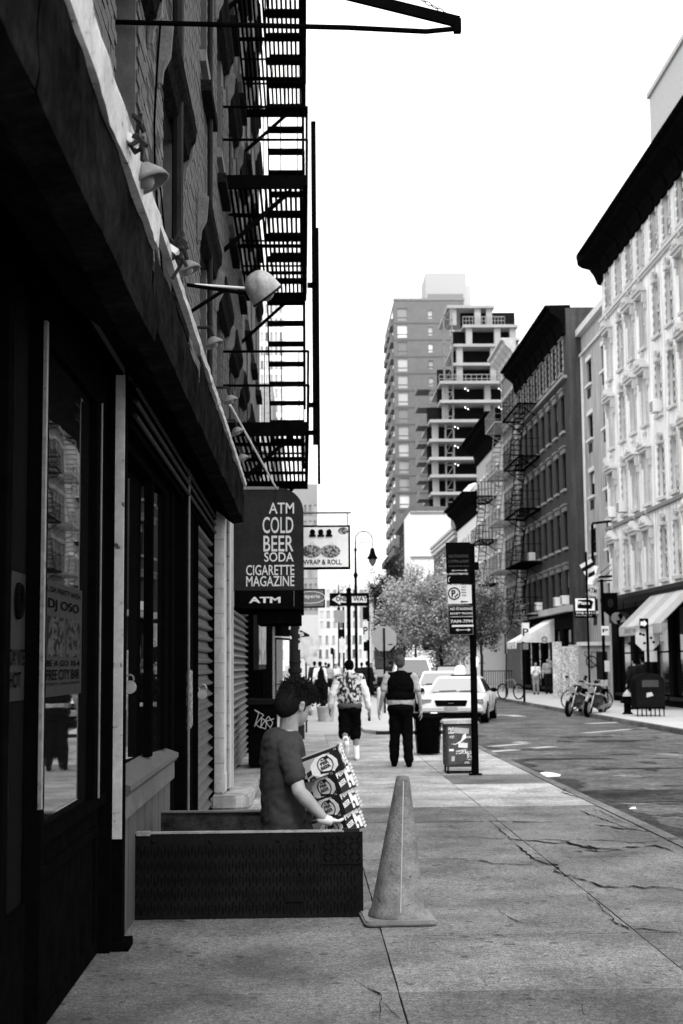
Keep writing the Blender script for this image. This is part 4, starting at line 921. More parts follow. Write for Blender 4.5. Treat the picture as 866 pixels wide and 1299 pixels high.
MB().box(.05, .14, -.012, .02, zt-.01, zt+.02).build('latch', steel, ha, bevel=.003); MB().box(W-.13, W-.02, .0, .04, zt+.0, zt+.02).build('hinge', darkgrey, ha)
yf = 1.05; zf = atY(300, 1030, Yh+yf).z
MB().box(.1, W-.1, yf, yf+.02, 0, zf).build('far_door', M('rusty_plate', .035, .7, .6, 10, .5), ha); MB().box(.1, W-.1, yf-.02, yf+.03, zf, zf+.012).build('top_rail', M('worn_rail2', .12, .5), ha)
MB().box(.0, .03, .02, yf, 0, .06).box(W-.03, W, .02, yf, 0, .06).build('frame', dp, ha); MB().box(.03, W-.03, .02, yf, -.01, .004).build('opening_shade', M('cellar_shade', .002, 1), ha)  # black sheet at pavement level stands in for the shade of the cellar
MB().box(.0, .02, .02, .4, .0, zt-.02).build('side_plate', dp, ha)
# --- newspaper box and poles at the kerb
p = gnd(566, 982); q = gnd(607, 982); W = q.x-p.x; kx = W/41; bxm = M('box_paint', .05, .5, .3, 7, .2)
nb = thing('newspaper_box', 'dark sidewalk news box covered in torn stickers standing at the kerb', 'news box', (p.x, p.y, 0), R(0)); H = .76
MB().box(0, W, 0, .5, .1, H-.04).build('body', bxm, nb, bevel=.012)
for (x, y) in ((.015, .015), (W-.045, .015), (.015, .44), (W-.045, .44)): MB().box(x, x+.03, y, y+.03, 0, .1).build('leg', bxm, nb)
MB().box(.0, W, -.03, .0, .02, .045).build('foot_rail', black, nb); MB().prism([(-.03, H-.04), (W+.03, H-.04), (W+.02, H-.01), (W-.02, H+.015), (.02, H+.01), (-.02, H-.01)], (-.03, .53)).build('lid', M('scratched_lid', .4, .6, .4, 9, .4), nb)
MB().box(.035, W-.05, -.008, -.001, .14, H-.07).build('door_panel', M('box_door', .07, .6, .3, 9, .2), nb)
rnd = random.Random(11); spr = [printw, M('sticker_grey', .4, .6), M('sticker_pale', .65, .6, kind='print', v2=.05, scale=12)]
for (x0, y0, x1, y1) in ((569,922,577,931),(577,923,596,931),(571,933,577,937),(587,934,598,937),(573,943,579,945),(582,942,594,949),(570,950,576,953),(579,951,593,957),(593,952,600,965),(573,959,577,966),(590,966,596,969),(583,941,591,943)):
    o = MB().obox(Matrix.Translation(((x0+x1)/2*kx-566*kx, -.011, (982-(y0+y1)/2)*kx)) @ Matrix.Rotation(rnd.uniform(-.12, .12), 4, 'Y'), (x1-x0)*kx, .002, (y1-y0)*kx*.9).build('sticker', rnd.choice(spr), nb)
MB().prism([(.22, .48), (.25, .56), (.29, .58), (.3, .52), (.2, .44), (.12, .42)], (-.0125, -.0095)).build('torn_sticker', printw, nb)
s_ = MB()
for k in range(7): z = .2+k*.07; s_.box(-.004, -.001, .05+.05*(k % 3), .2+.05*(k % 4), z, z+.03)
s_.build('scratches', midgrey, nb)
# tall sign pole
pb = gnd(603, 983); pt = atY(597, 690, pb.y); ps = thing('sign_pole', 'dark kerbside pole carrying the stack of no standing signs', 'sign post', (pb.x, pb.y, 0))
MB().tube((0, 0, 0), (0, 0, pt.z+.0), .05, .048, 12).box(-.09, .09, -.06, .06, 0, .02).build('pole', M('pole_dark', .006, .5, .2), ps)
def psign(name, x0, y0, x1, y1, mat, border=None, dy=-.08, lab=None):
    A = atY(x0, y1, pb.y+dy); B = atY(x1, y0, pb.y+dy); P = thing(name, lab, 'sign', (A.x, A.y, A.z)); P.rotation_euler.y = R(-.5)
    W, H = B.x-A.x, B.z-A.z
    MB().box(0, W, 0, .006, 0, H).build('plate', mat, P)
    if border: m = MB(); t = .006; m.box(t, W-t, -.001, 0, t, t*1.8).box(t, W-t, -.001, 0, H-t*1.8, H-t).box(t, t*1.8, -.001, 0, t*1.8, H-t*1.8).box(W-t*1.8, W-t, -.001, 0, t*1.8, H-t*1.8).build('border', border, P)
    return P, W, H
bkp = M('sign_black', .01, .5, .2); dl = M('dim_lettering', .05, .6)
P, W, H = psign('parking_sign', 566, 688, 597, 727, bkp, None, lab='top dark sign on the kerb pole, faint NO STANDING 11PM-6AM')
for s, z, h in (('NO STANDING', .5, .1), ('11PM-6AM', .33, .1), ('INCLUDING SUN', .2, .05)): letters(s, P, dl, .04, z*H, -.003, w=W-.08, h=h*H)
MB().box(.1, W-.08, -.003, -.001, .07*H, .09*H).prism([(.07, .08*H), (.11, .045*H), (.11, .115*H)], (-.003, -.001)).prism([(W-.05, .08*H), (W-.09, .045*H), (W-.09, .115*H)], (-.003, -.001)).build('arrow', M('arrow_pale', .3), P)
P, W, H = psign('parking_sign', 567, 729, 597, 741, bkp, None, lab='narrow black sign above the crossed out P on the kerb pole')
MB().path([(.05+.03*math.cos(t), -.003, H*.45+.04*math.sin(t)) for t in [1.6+i*.3 for i in range(9)]], .005, 4).build('moon_mark', offwhite, P)
P, W, H = psign('parking_sign', 568, 742, 598, 766, M('sign_white', .55, .5, .08), None, lab='pale sign with a crossed out P in a circle on the kerb pole')
MB().torus((.095, -.004, H*.55), .082, .008, 'y', 28).build('ring', printk, P); letters('P', P, printk, .055, H*.55-.05, -.004, w=.06, h=.1, bold=.03); MB().bar((.1, -.005, H*.55-.055), (.15, -.005, H*.55-.005), .004, .016).build('slash', printk, P)
MB().box(.2, W-.06, -.003, -.001, .02, .035).prism([(.18, .028), (.21, .01), (.21, .046)], (-.003, -.001)).build('arrow', printk, P)
for z, s in ((.85, 'NIGHT'), (.7, 'REGU'), (.55, 'MON'), (.4, 'WED'),): letters(s, P, printk, .2, z*H, -.003, w=.07, h=.02)
P, W, H = psign('parking_sign', 569, 768, 600, 806, bkp, midgrey, lab='lowest black sign on the kerb pole, NO STANDING EXCEPT TRUCKS 7AM-7PM')
wl = M('sign_lettering', .5)
for s, z, h in (('NO STANDING', .84, .09), ('EXCEPT TRUCKS', .7, .065), ('LOADING & UNLOADING', .6, .04), ('7AM-7PM', .41, .11)): letters(s, P, wl, .03, z*H, -.003, w=W-.04, h=h*H, bold=.02)
MB().box(.05, W, -.003, -.001, .28*H, .345*H).build('strip', wl, P); MB().box(.13, W-.07, -.003, -.001, .165*H, .185*H).prism([(.1, .175*H), (.14, .13*H), (.14, .22*H)], (-.003, -.001)).prism([(W-.04, .175*H), (W-.08, .13*H), (W-.08, .22*H)], (-.003, -.001)).build('arrow', wl, P)
A = atY(600, 723, pb.y); tag(MB().box(A.x, A.x+.09, A.y+.05, A.y+.06, A.z, A.z+.12).build('sign_plate', bkp), 'tiny dark plate sticking out right of the kerb pole', 'sign')
A = atY(603, 838, pb.y); tag(MB().prism([(0, 0), (.03, .02), (.05, .12), (.02, .17), (.0, .15)], (-.004, .0)).xf(Matrix.Translation((A.x+.0, A.y-.06, A.z-.1))).build('torn_paper', white), 'scrap of white paper stuck to the kerb pole at eye height', 'paper')
# --- black litter bin
p = gnd(543, 957); tb = thing('litter_bin', 'black wire litter bin with a crumpled liner behind the news box', 'bin', (p.x, p.y, 0)); m = MB()
for k in range(36):
    t = 2*math.pi*k/36; m.bar((.2*math.cos(t), .2*math.sin(t), .02), (.25*math.cos(t), .25*math.sin(t), .7), .012, .006)
for z, r in ((.03, .2), (.35, .226), (.7, .252)): m.torus((0, 0, z), r, .01, 'z', 32)
m.build('basket', black, tb); MB().lathe([(.185, .03), (.232, .68), (.255, .72), (.265, .66), (.25, .62)], seg=24).build('liner', M('bin_bag', .012, .25, .3, 10, .8), tb, smooth=True); MB().ball((.1, -.1, .72), .07, .05, .02).build('litter', printw, tb)
# --- bollard, stop sign, one way, lamp posts
p = gnd(482.5, 908); t = thing('bollard', 'pale steel bollard on the pavement between the two walking men', 'bollard', (p.x, p.y, 0)); MB().lathe([(.1, 0), (.1, .8), (.09, .84), (.05, .87)], seg=18).build('post', M('bollard_steel', .5, .4), t, smooth='auto')
def octa(r): return [(r*math.cos(R(22.5+45*k)), r*math.sin(R(22.5+45*k))) for k in range(8)]
p = atY(487, 810, 44); t = thing('stop_sign', 'back of a grey octagonal stop sign on a dark post, left side of the street', 'sign', (p.x, 44, 0)); MB().prism([(x, z+p.z) for x, z in octa(.41)], (.0, .008)).build('plate', M('sign_back_metal', .3, .45, .1, 4, .1, metal=.4), t); MB().box(-.03, .03, -.05, -.002, 0, p.z+.32).build('post', black, t); MB().box(.12, .26, -.01, -.002, p.z-.2, p.z-.17).build('mark', black, t)
Yo = 33.2; A = atY(418, 769, Yo); B = atY(468, 752, Yo); t = thing('one_way_sign', 'black and white one way sign with left arrow on a dark post', 'sign', (atY(443, 842, Yo).x, Yo, 0)); x0, x1 = A.x-t.location.x, B.x-t.location.x; z0, z1 = A.z, B.z; W, H = x1-x0, z1-z0
MB().tube((0, .06, 0), (0, .06, z1+.06), .045).box(-.05, .05, -.02, .06, z0-.02, z1+.02).ball((0, .06, z1+.07), .06).build('post', black, t); MB().box(x0, x1, 0, .02, z0, z1).build('plate', M('oneway_black', .01, .5), t)
wp = M('oneway_white', .62, .6)
MB().prism([(x0+.05, (z0+z1)/2), (x0+W*.27, z1-.03), (x0+W*.27, z1-.08), (-.06, z1-.08), (-.06, z0+.08), (x0+W*.27, z0+.08), (x0+W*.27, z0+.03)], (-.004, -.001)).build('arrow', wp, t); MB().box(.07, x1-.06, -.004, -.001, z0+.08, z1-.08).build('panel', wp, t)
letters('ONE', t, printk, x0+W*.16, z0+.11, -.008, w=W*.27, h=.115, bold=.03); letters('WAY', t, printk, .1, z0+.11, -.008, w=W*.36, h=.115, bold=.03)
# street lamps
def lamp(px, ptop, Y, label, flip=1):
    p = atY(px, 842, Y); zt = atY(px+8, ptop, Y).z; t = thing('street_lamp', label, 'street lamp', (p.x, Y, 0), 0, 'crook-armed street lamps'); r = .42 if Y < 90 else .42
    zc = zt-r; MB().lathe([(.22, 0), (.22, .5), (.13, .7), (.1, 1.2), (.14, 1.3), (.08, 1.4), (.07, zc-1.9), (.13, zc-1.75), (.06, zc-1.6), (.05, zc-.6), (.08, zc-.5), (.04, zc-.4), (.035, zc)], seg=10).build('pole', black, t)
    MB().torus((flip*r, 0, zc), r, .03, 'y', 18, 6, 0, math.pi).tube((2*r*flip, 0, zc), (2*r*flip, 0, zc-.45), .025).build('arm', black, t)
    s = MB(); s.path([(flip*r+.28*math.cos(q)*(1-q/12), 0, zc+.02+.28*math.sin(q)*(1-q/12)) for q in [k*.5 for k in range(20)]], .018); s.path([(.05, 0, zc-.5), (.2, 0, zc-.3), (.35, 0, zc-.35), (.3, 0, zc-.15)], .015).build('scroll', iron, t)
    l = MB().lathe([(.05, 0), (.1, -.05), (.14, -.25), (.17, -.35), (.27, -.5), (.27, -.55)], (2*r*flip, 0, zc-.4), 14).build('lantern', black, t); MB().lathe([(.2, 0), (.18, -.15), (.08, -.32), (.02, -.38)], (2*r*flip, 0, zc-.95), 12).build('globe', M('lamp_globe', .15, .2), l, smooth=True)
lamp(452, 674, 70, 'tall crook-armed street lamp right of the hanging food sign'); lamp(430, 736, 108, 'more distant crook-armed lamp whose arch shows above the one way sign')
# small sign pole right of one way
def signpole(px, pbase, ptop, Y, plates, label, w=.035, name='sign_pole', z=0, mat=None):
    p = atY(px, 842, Y); t = thing(name, label, 'sign post', (p.x, Y, z)); zt = atY(px, ptop, Y).z-z; MB().tube((0, 0, 0), (0, 0, zt), w, seg=8).build('pole', mat or black, t)
    for (x0, y0, x1, y1, mt, txt) in plates:
        A = atY(x0, y1, Y-.06); B = atY(x1, y0, Y-.06); dx = p.x; mo = MB().box(A.x-dx, B.x-dx, -.07, -.06, A.z-z, B.z-z).build('sign_plate', mt, t)
        if txt: letters(txt, mo, printk if mt in (printw, white, offwhite) else wl, A.x-dx+(B.x-A.x)*.12, A.z-z+(B.z-A.z)*.3, -.076, w=(B.x-A.x)*.76, h=(B.z-A.z)*.4)
    return t
signpole(467.5, 0, 768, 38, [(460,770,467,786,bkp,''),(460,788,467,812,offwhite,'P'),(461,814,467,826,bkp,'')], 'dark pole with three small stacked parking plates under the one way sign')
signpole(436, 0, 770, 52, [(424,774,437,790,M('sign_back2', .25),''),(430,798,437,808,bkp,''),(430,810,437,828,offwhite,'')], 'thin pole with grey plates left of the one way post')
signpole(423, 0, 828, 70, [(419,822,423,830,bkp,'')], 'short dark post with a small plate far down the left pavement')
# shrub in planter
p = gnd(413, 915); t = thing('planter', 'pale planter with a dark clipped conifer behind the stooping man', 'plant', (p.x, p.y, 0)); MB().lathe([(.2, 0), (.21, .02), (.25, .38), (.27, .4), (.25, .42), (.23, .38)], seg=16).build('tub', stone, t, smooth='auto')
def leaves(parent, c, rx, ry, rz, n, size, mat, name='foliage', shape=None, kind=None):
    rnd = random.Random(int(c[0]*100+n)); m = MB(); k = 0
    while k < n:
        p = Vector((rnd.uniform(-1, 1), rnd.uniform(-1, 1), rnd.uniform(-1, 1)))
        if p.length > 1 or p.length < .3: continue
        q = noise.noise(p*2.3+Vector((c[0], 1, 5))); 
        if q < -.05 and rnd.random() < .85: continue
        if shape == 'cone': s = 1-(p.z+1)/2*.8; p.x *= s; p.y *= s
        P = Vector(c)+Vector((p.x*rx, p.y*ry, p.z*rz))*(1+.18*noise.noise(p*4)); a = Vector((rnd.gauss(0, 1), rnd.gauss(0, 1), rnd.gauss(0, 1))).normalized()*size*rnd.uniform(.6, 1.3); b = a.orthogonal().normalized()*size*rnd.uniform(.3, .7)
        m.add([P-a, P-b, P+a, P+b], [(0, 1, 2, 3)]); k += 1
    return m.build(name, mat, parent, kind=kind)
leaves(t, (-.12, 0, .95), .28, .28, .6, 2500, .035, M('conifer_leaf', .018, .8, .4, 20), 'foliage', 'cone')
# lamp pillar thing with white ornament
p = atY(374, 842, 31); t = thing('ornate_post', 'dark bulging post with white twisted ornament above the stooping man', 'post', (p.x, 31, 0))
MB().lathe([(.2, 0), (.2, .3), (.13, .4), (.12, 1.4), (.15, 1.42), (.15, 1.5), (.12, 1.52), (.12, 1.62), (.14, 1.64), (.12, 1.7), (.11, 2.4), (.02, 2.6)], seg=14).build('post', M('dark_post', .03), t, smooth='auto'); m = MB(); rnd = random.Random(5)
for k in range(16): m.obox(Matrix.Translation((rnd.uniform(-.12, .12), rnd.uniform(-.05, .05), 1.9+k*.055)) @ Matrix.Rotation(rnd.uniform(-1, 1), 4, 'Y'), rnd.uniform(.04, .16), .08, rnd.uniform(.03, .12))
m.build('ornament', M('ornament_white', .6, .6, .5, 9), t)
p = atY(388, 842, 33); t = thing('lantern_board', 'crumpled white hanging board beyond the ornate post', 'sign', (p.x, 33, atY(388, 846, 33).z)); MB().prism([(-.25, .2), (-.22, .68), (.15, .7), (.3, .62), (.34, .45), (.2, .3), (.12, 0), (.02, .05), (-.05, .2)], (0, .12)).build('board', M('board_white', .7, .7, .3, 6), t, bevel=.02); MB().box(-.02, .02, .05, .08, -1.5, .1).build('stand', black, t)
# litter on the road
p = gnd(688, 985, -.11); t = thing('paper_scrap', 'crumpled white paper lying in the gutter by the kerb', 'litter', (p.x+.1, p.y, -.11), .4); MB().prism([(-.12, 0), (.12, .0), (.15, .03), (.02, .06), (-.08, .05)], (-.1, .12)).build('paper', printw, t)
p = gnd(803, 1026, -.11); t = thing('paper_scrap', 'tiny white scrap lying out on the dark asphalt', 'litter', (p.x, p.y, -.11), .4); MB().prism([(-.04, 0), (.03, .0), (.02, .02)], (-.02, .03)).build('paper', printw, t)
# ============================================================ VEHICLES (local: nose towards -y, x right)
def car(name, label, cat, loc, rz, W=1.9, L=5.3, H=1.43, body=None, taxi=False, suv=False, detail=True):
    t = thing(name, label, cat, loc, rz); hw = W/2
    hood = .92 if not suv else 1.05
    st = [(0, .42, .62, .80), (.06, .3, .76, .9), (.35, .24, .82, .97), (1.0, .22, hood-.05, 1.), (1.55, .22, hood, 1.), (2.6, .22, hood+.04, 1.), (3.8, .22, hood+.05, 1.), (4.5, .24, hood+.06, .99), (5.05, .3, hood+.03, .96), (5.27, .38, hood-.05, .9), (5.3, .48, hood-.2, .84)]
    k_ = L/5.3; m = MB(); n = 12; vs = []
    for (y, zb, zt, f) in st:
        w_ = hw*f; zm = zb+(zt-zb)*.5
        half = [(0, zb), (w_*.8, zb), (w_*.96, zb+.08), (w_, zm), (w_*.985, zt-.14), (w_*.9, zt-.03), (w_*.5, zt+.015)]
        ring = half+[(0, zt+.02)]+[(-x, z) for x, z in half[:0:-1]]
        vs += [(x, y*k_, z) for x, z in ring]; N = len(ring)
    fs = [(a*N+i, a*N+(i+1) % N, (a+1)*N+(i+1) % N, (a+1)*N+i) for a in range(len(st)-1) for i in range(N)]+[tuple(range(N))[::-1], tuple(range((len(st)-1)*N, len(st)*N))]
    m.add(vs, fs); m.build('body', body, t, smooth='auto')
    # cabin
    y0, y1, y2, y3 = ((1.55, 2.25, 3.7, 4.45) if not suv else (1.35, 2.0, 4.7, 5.1)); y0, y1, y2, y3 = [q*k_ for q in (y0, y1, y2, y3)]; b = hood+.0; wb, wt_ = hw*.88, hw*.66
    c = MB(); c.add([(-wb,y0,b),(wb,y0,b),(wb,y3,b),(-wb,y3,b),(-wt_,y1,H-.05),(wt_,y1,H-.05),(wt_,y2,H-.05),(-wt_,y2,H-.05),(-wt_*.85,y1+.12,H),(wt_*.85,y1+.12,H),(wt_*.85,y2-.1,H),(-wt_*.85,y2-.1,H)],
        [(0,1,5,4),(1,2,6,5),(2,3,7,6),(3,0,4,7),(4,5,9,8),(5,6,10,9),(6,7,11,10),(7,4,8,11),(8,9,10,11),(3,2,1,0)]); c.build('cabin', body, t)
    cg = glass('windscreen_glass', .12, .06, .9); sg_ = glass('car_side_glass', .02, .05, .6)
    def inset(q, mat, nm, e=.01, k=.09):
        cen = sum((Vector(v) for v in q), Vector())/4; nn = (Vector(q[1])-Vector(q[0])).cross(Vector(q[3])-Vector(q[0])).normalized()
        MB().add([Vector(v).lerp(cen, k)+nn*e for v in q], [(0, 1, 2, 3)]).build(nm, mat, t)
    inset([(-wb,y0,b),(wb,y0,b),(wt_,y1,H-.05),(-wt_,y1,H-.05)], cg, 'windscreen'); inset([(wb,y3,b),(-wb,y3,b),(-wt_,y2,H-.05),(wt_,y2,H-.05)], sg_, 'rear_window')
    ym = (y0+y3)/2+.1
    for s in (1, -1):
        q1 = [(s*wb,y0+.25,b+.02),(s*wb,ym,b+.02),(s*wt_,ym,H-.07),(s*wt_,y1+.05,H-.07)]; q2 = [(s*wb,ym+.03,b+.02),(s*wb,y3-.35,b+.02),(s*wt_,y2-.1,H-.07),(s*wt_,ym+.03,H-.07)]
        if s < 0: q1 = q1[::-1]; q2 = q2[::-1]
        inset(q1, sg_, 'side_window', k=.05); inset(q2, sg_, 'side_window', k=.05)
        for yw in (.95*k_, 4.15*k_):
            wh = MB().tube((s*(hw-.2), yw, .33), (s*(hw+.005), yw, .33), .335, seg=22).build('wheel', M('tyre', .012, .8), t); MB().tube((s*(hw+.006), yw, .33), (s*(hw+.02), yw, .33), .2, .17, seg=16).build('hubcap', steel, wh)
            MB().tube((s*(hw-.1), yw, .36), (s*(hw+.002), yw, .36), .39, seg=22).build('wheel_arch', black, t) if 0 else None
        MB().box(s*.55, s*(hw-.06), .015*k_, .12, .6, .76).build('headlight', M('headlight_lens', .2, .15, .5, 20, .3), t, bevel=.02); MB().ball((s*(hw+.1), y0+.45, b+.08), .1, .06, .07).build('mirror', black, t, smooth=True)
        MB().box(s*(hw-.004), s*(hw+.006), 1.6*k_, 1.61*k_, .4, b-.05).box(s*(hw-.004), s*(hw+.006), 2.9*k_, 2.91*k_, .4, b-.05).build('door_seam', darkgrey, t)
    MB().prism([(-.42, .54), (.42, .54), (.47, .73), (-.47, .73)], (-.02, .08)).build('grille', black, t, bevel=.015)
    if taxi: letters('FORD' if 0 else '---', t, steel, 0, .63, -.026, w=.14, h=.012, center=True)
    MB().box(-hw*.93, hw*.93, -.06, .2, .36, .52).build('bumper', body, t, bevel=.05); MB().box(-hw*.85, hw*.85, -.03, .3, .2, .35).build('valance', black, t, bevel=.02)
    MB().box(-.17, .17, -.075, -.062, .37, .5).box(-.19, .19, -.068, -.06, .355, .52).build('number_plate', M('plate_grey', .4, .6, .3, 20, kind='print', v2=.1), t)
    MB().box(-wb*.8, wb*.8, y0-.08, y0-.02, b+.01, b+.03).bar((-.5, y0+.02, b+.05), (.0, y0+.06, b+.07), .02, .02).bar((.1, y0+.02, b+.05), (.55, y0+.06, b+.07), .02, .02).build('wiper', black, t)
    MB().box(-hw*.9, hw*.9, -.064, -.058, .455, .475).build('bumper_line', midgrey, t); MB().box(-.62, -.6, .3, 1.3, hood+.005, hood+.012).box(.6, .62, .3, 1.3, hood+.005, hood+.012).build('hood_crease', midgrey, t)
    if taxi:
        ym = (y1+y2)/2-.2; s = MB().prism([(-.17, 0), (.17, 0), (.14, .28), (.08, .36), (-.08, .36), (-.14, .28)], (ym, ym+.55)).build('roof_sign', M('roof_light', .7, .4, emit=.15), t, bevel=.03, loc=(0, 0, H)); MB().box(-.26, .26, ym-.03, ym+.6, 0, .05).build('roof_mount', black, s)
    return t
taxim = M('taxi_paint', .62, .3, .03, 1, 0, spec=.6); carw = M('white_car_paint', .72, .3, .03, 1, 0, spec=.6)
g = gnd(578, 912, -.12); car('taxi', 'pale taxi with rooftop sign and black grille coming up the street', 'taxi', (4.12, 40.4, -.12), R(-11.5), 1.95, 5.3, 1.43, taxim, taxi=True).scale = (1, 1, .92)
car('parked_car', 'white car half hidden between the walking man and the taxi', 'car', (4.75, 50, -.12), R(-4), 1.8, 4.7, 1.42, carw)
car('parked_van', 'large white van behind the head of the man in the dark vest', 'van', (4.6, 60, -.12), R(-2), 2.0, 5.0, 1.95, carw, suv=True)
car('parked_car', 'dark car seen past the taxi roof, right of the sign pole', 'car', (6.8, 66, -.12), R(-3), 1.85, 4.7, 1.6, M('dark_car_paint', .02, .3), suv=True)
for i, (y, x, lb) in enumerate(((74, 7.7, 'dark car parked at the far kerb just past the motorcycles'), (84, 7.7, 'dark car parked under the blossoming tree'), (97, 7.6, 'dark van parked at the far kerb beyond the blossoming tree'), (78, 4.5, 'dark car in the lane far behind the white van'))):
    car('parked_car', lb, 'car', (x, y, -.12), R(-1), 1.8, 4.7, 1.45 if i != 2 else 2.0, M('dark_car_paint', .02, .3), suv=(i == 2))
# motorcycles and bicycle
def moto(label, loc, rz):
    t = thing('motorcycle', label, 'motorcycle', loc, rz, 'motorcycles parked at the far kerb', ry=R(7)); tr = M('tyre', .012, .8)
    for y in (0, 1.4):
        w_ = MB().torus((0, y, .31), .26, .06, 'x', 20, 8).build('wheel', tr, t, smooth=True); MB().tube((-.04, y, .31), (.04, y, .31), .15, seg=12).torus((0, y, .31), .2, .012, 'x').build('rim', steel, w_)
    MB().bar((-.08, 0, .31), (-.08, .32, .95), .03, .04).bar((.08, 0, .31), (.08, .32, .95), .03, .04).build('fork', steel, t); MB().torus((0, 0, .33), .33, .05, 'x', 12, 6, .3, 2.6).build('mudguard', white if 0 else M('moto_guard', .3, .3), t)
    MB().ball((0, .62, .88), .16, .32, .13).build('tank', M('moto_tank', .03, .2), t, smooth=True); MB().box(-.13, .13, .85, 1.6, .76, .86).build('seat', black, t, bevel=.04)
    MB().box(-.16, .16, .4, .95, .3, .68).tube((-.2, .5, .5), (.2, .5, .5), .12).build('engine', M('engine_metal', .06, .4, .4, 15, .3, metal=.6), t, bevel=.03); MB().tube((.16, .6, .3), (.18, 1.7, .4), .05).build('exhaust', steel, t)
    MB().bar((0, .2, .75), (0, 1.4, .34), .06, .06).bar((0, .3, .9), (0, 1.5, .7), .05, .06).build('frame', black, t); MB().path([(-.38, .5, 1.08), (-.2, .34, 1.02), (.2, .34, 1.02), (.38, .5, 1.08)], .016).build('handlebar', steel, t)
    MB().tube((0, .1, .86), (0, .26, .86), .11, .07, 14).build('headlamp', M('headlight_lens', .2, .15), t); 
    for s in (-1, 1): MB().ball((s*.3, .4, 1.22), .06, .02, .04).tube((s*.3, .4, 1.18), (s*.28, .42, 1.05), .006).build('mirror', black, t)
moto('left motorcycle of the pair, front wheel pointing into the road', (8.25, 44.8, -.12), R(-28)); moto('right motorcycle of the pair, nearer the bicycle', (8.75, 44.3, -.12), R(-30))
t = thing('bicycle', 'upright bicycle leaning by the post behind the motorcycles', 'bicycle', (9.75, 46.8, 0), R(70)); 
for y in (0, 1.02): w_ = MB().torus((0, y, .34), .33, .02, 'x', 26, 6).build('wheel', black, t); sp = MB(); [sp.tube((0, y, .34), (0, y+.32*math.cos(a), .34+.32*math.sin(a)), .003, seg=3) for a in [k*math.pi/5 for k in range(10)]]; sp.build('spokes', steel, w_)
MB().path([(0, 0, .34), (0, .12, .85), (0, .62, .85), (0, .48, .3), (0, .15, .75)], .016).path([(0, .62, .85), (0, 1.02, .34), (0, .48, .3)], .014).build('frame', midgrey, t); MB().box(-.06, .06, .52, .76, .93, .98).tube((0, .62, .85), (0, .64, .93), .012).build('saddle', black, t, bevel=.01); MB().path([(-.28, .12, 1.0), (0, .08, .98), (.28, .12, 1.0)], .013).tube((0, .1, .85), (0, .08, .98), .012).build('handlebar', steel, t); MB().box(-.2, .2, -.22, .02, .8, 1.0).build('basket', M('wire_basket', .3), t)
# hydrant, mailbox
p = gnd(796, 906); t = thing('fire_hydrant', 'small dark fire hydrant with pale cap on the far pavement', 'hydrant', (p.x, p.y, 0))
MB().lathe([(.16, 0), (.16, .04), (.11, .06), (.11, .48), (.14, .5), (.14, .54)], seg=14).build('barrel', black, t, smooth='auto'); MB().lathe([(.14, .54), (.12, .62), (.06, .68), (.03, .72), (.02, .74)], seg=14).build('bonnet', M('hydrant_cap', .3), t, smooth='auto'); MB().tube((-.2, 0, .38), (.2, 0, .38), .05).tube((0, -.2, .36), (0, 0, .36), .065).build('nozzle', black, t)
p = gnd(826, 909); t = thing('mailbox', 'dark relay mailbox on thin legs at the far right pavement', 'mailbox', (p.x-.42, p.y, 0)); W = .84
pr = [(0, .22), (0, 1.0)]+[(.38-.38*math.cos(R(a)), 1.0+.25*math.sin(R(a))) for a in range(15, 166, 15)]+[(.76, 1.0), (.76, .22)]
MB().prism([(x*.84/.76, z) for x, z in pr], (0, .7)).build('body', M('mailbox_paint', .015, .35, .3), t, bevel=.015)
for k in range(7): MB().box(.02+k*.128, .05+k*.128, .02, .05, 0, .22).build('leg', black, t)
MB().box(.18, .66, -.012, 0, .85, 1.05).build('hatch', M('mailbox_hatch', .05, .3), t); MB().box(.0, W, -.02, 0, .22, .27).build('skirt', black, t); MB().prism([(.3, .55), (.5, .6), (.45, .7), (.3, .68)], (-.013, -.001)).build('sticker', M('sticker_grey', .4), t)
# right-hand posts
p = atY(821, 810, 46); t = thing('stop_sign', 'pale back of a stop sign with stickers on the right pavement', 'sign', (p.x, 46, 0)); MB().box(-.04, .04, -.05, -.002, 0, atY(820, 785, 46).z).build('post', black, t)
MB().prism([(x, z+p.z+.0) for x, z in octa(.42)], (0, .01)).build('plate', M('sign_back_pale', .5, .5, .1), t); MB().box(-.1, .3, .012, .02, p.z-.75, p.z-.4).build('lower_plate', M('sign_back_pale', .5), t)
for q in ((-.22, .15), (-.12, .12), (.12, .02), (.2, -.12), (-.1, -.15)): MB().ball((q[0], -.004, p.z+q[1]), .05, .004, .04).build('sticker', printk, t)
A = atY(815, 797, 45.5); B = atY(825, 784, 45.5); t = thing('one_way_sign', 'small one way plate with right arrow above the stickered stop sign back', 'sign', (A.x, 45.9, A.z)); W, H = B.x-A.x, B.z-A.z; MB().box(0, W, 0, .01, 0, H).build('plate', black, t); MB().prism([(.03, H*.3), (W*.55, H*.3), (W*.55, H*.15), (W-.02, H*.5), (W*.55, H*.85), (W*.55, H*.7), (.03, H*.7)], (-.004, -.001)).build('arrow', white, t)
signpole(664, 0, 790, 57.5, [(662,790,671,814,offwhite,'P'),(663,816,670,824,midgrey,'')], 'dark pole with white parking plate in front of the white slanted awning', .05)
signpole(766, 0, 735, 54, [(763,794,772,806,white,'P'),(767,838,773,852,offwhite,'')], 'tall dark post with two small white plates behind the motorcycles', .06)
signpole(747, 0, 700, 52, [], 'thin bare post left of the wall board', .04)
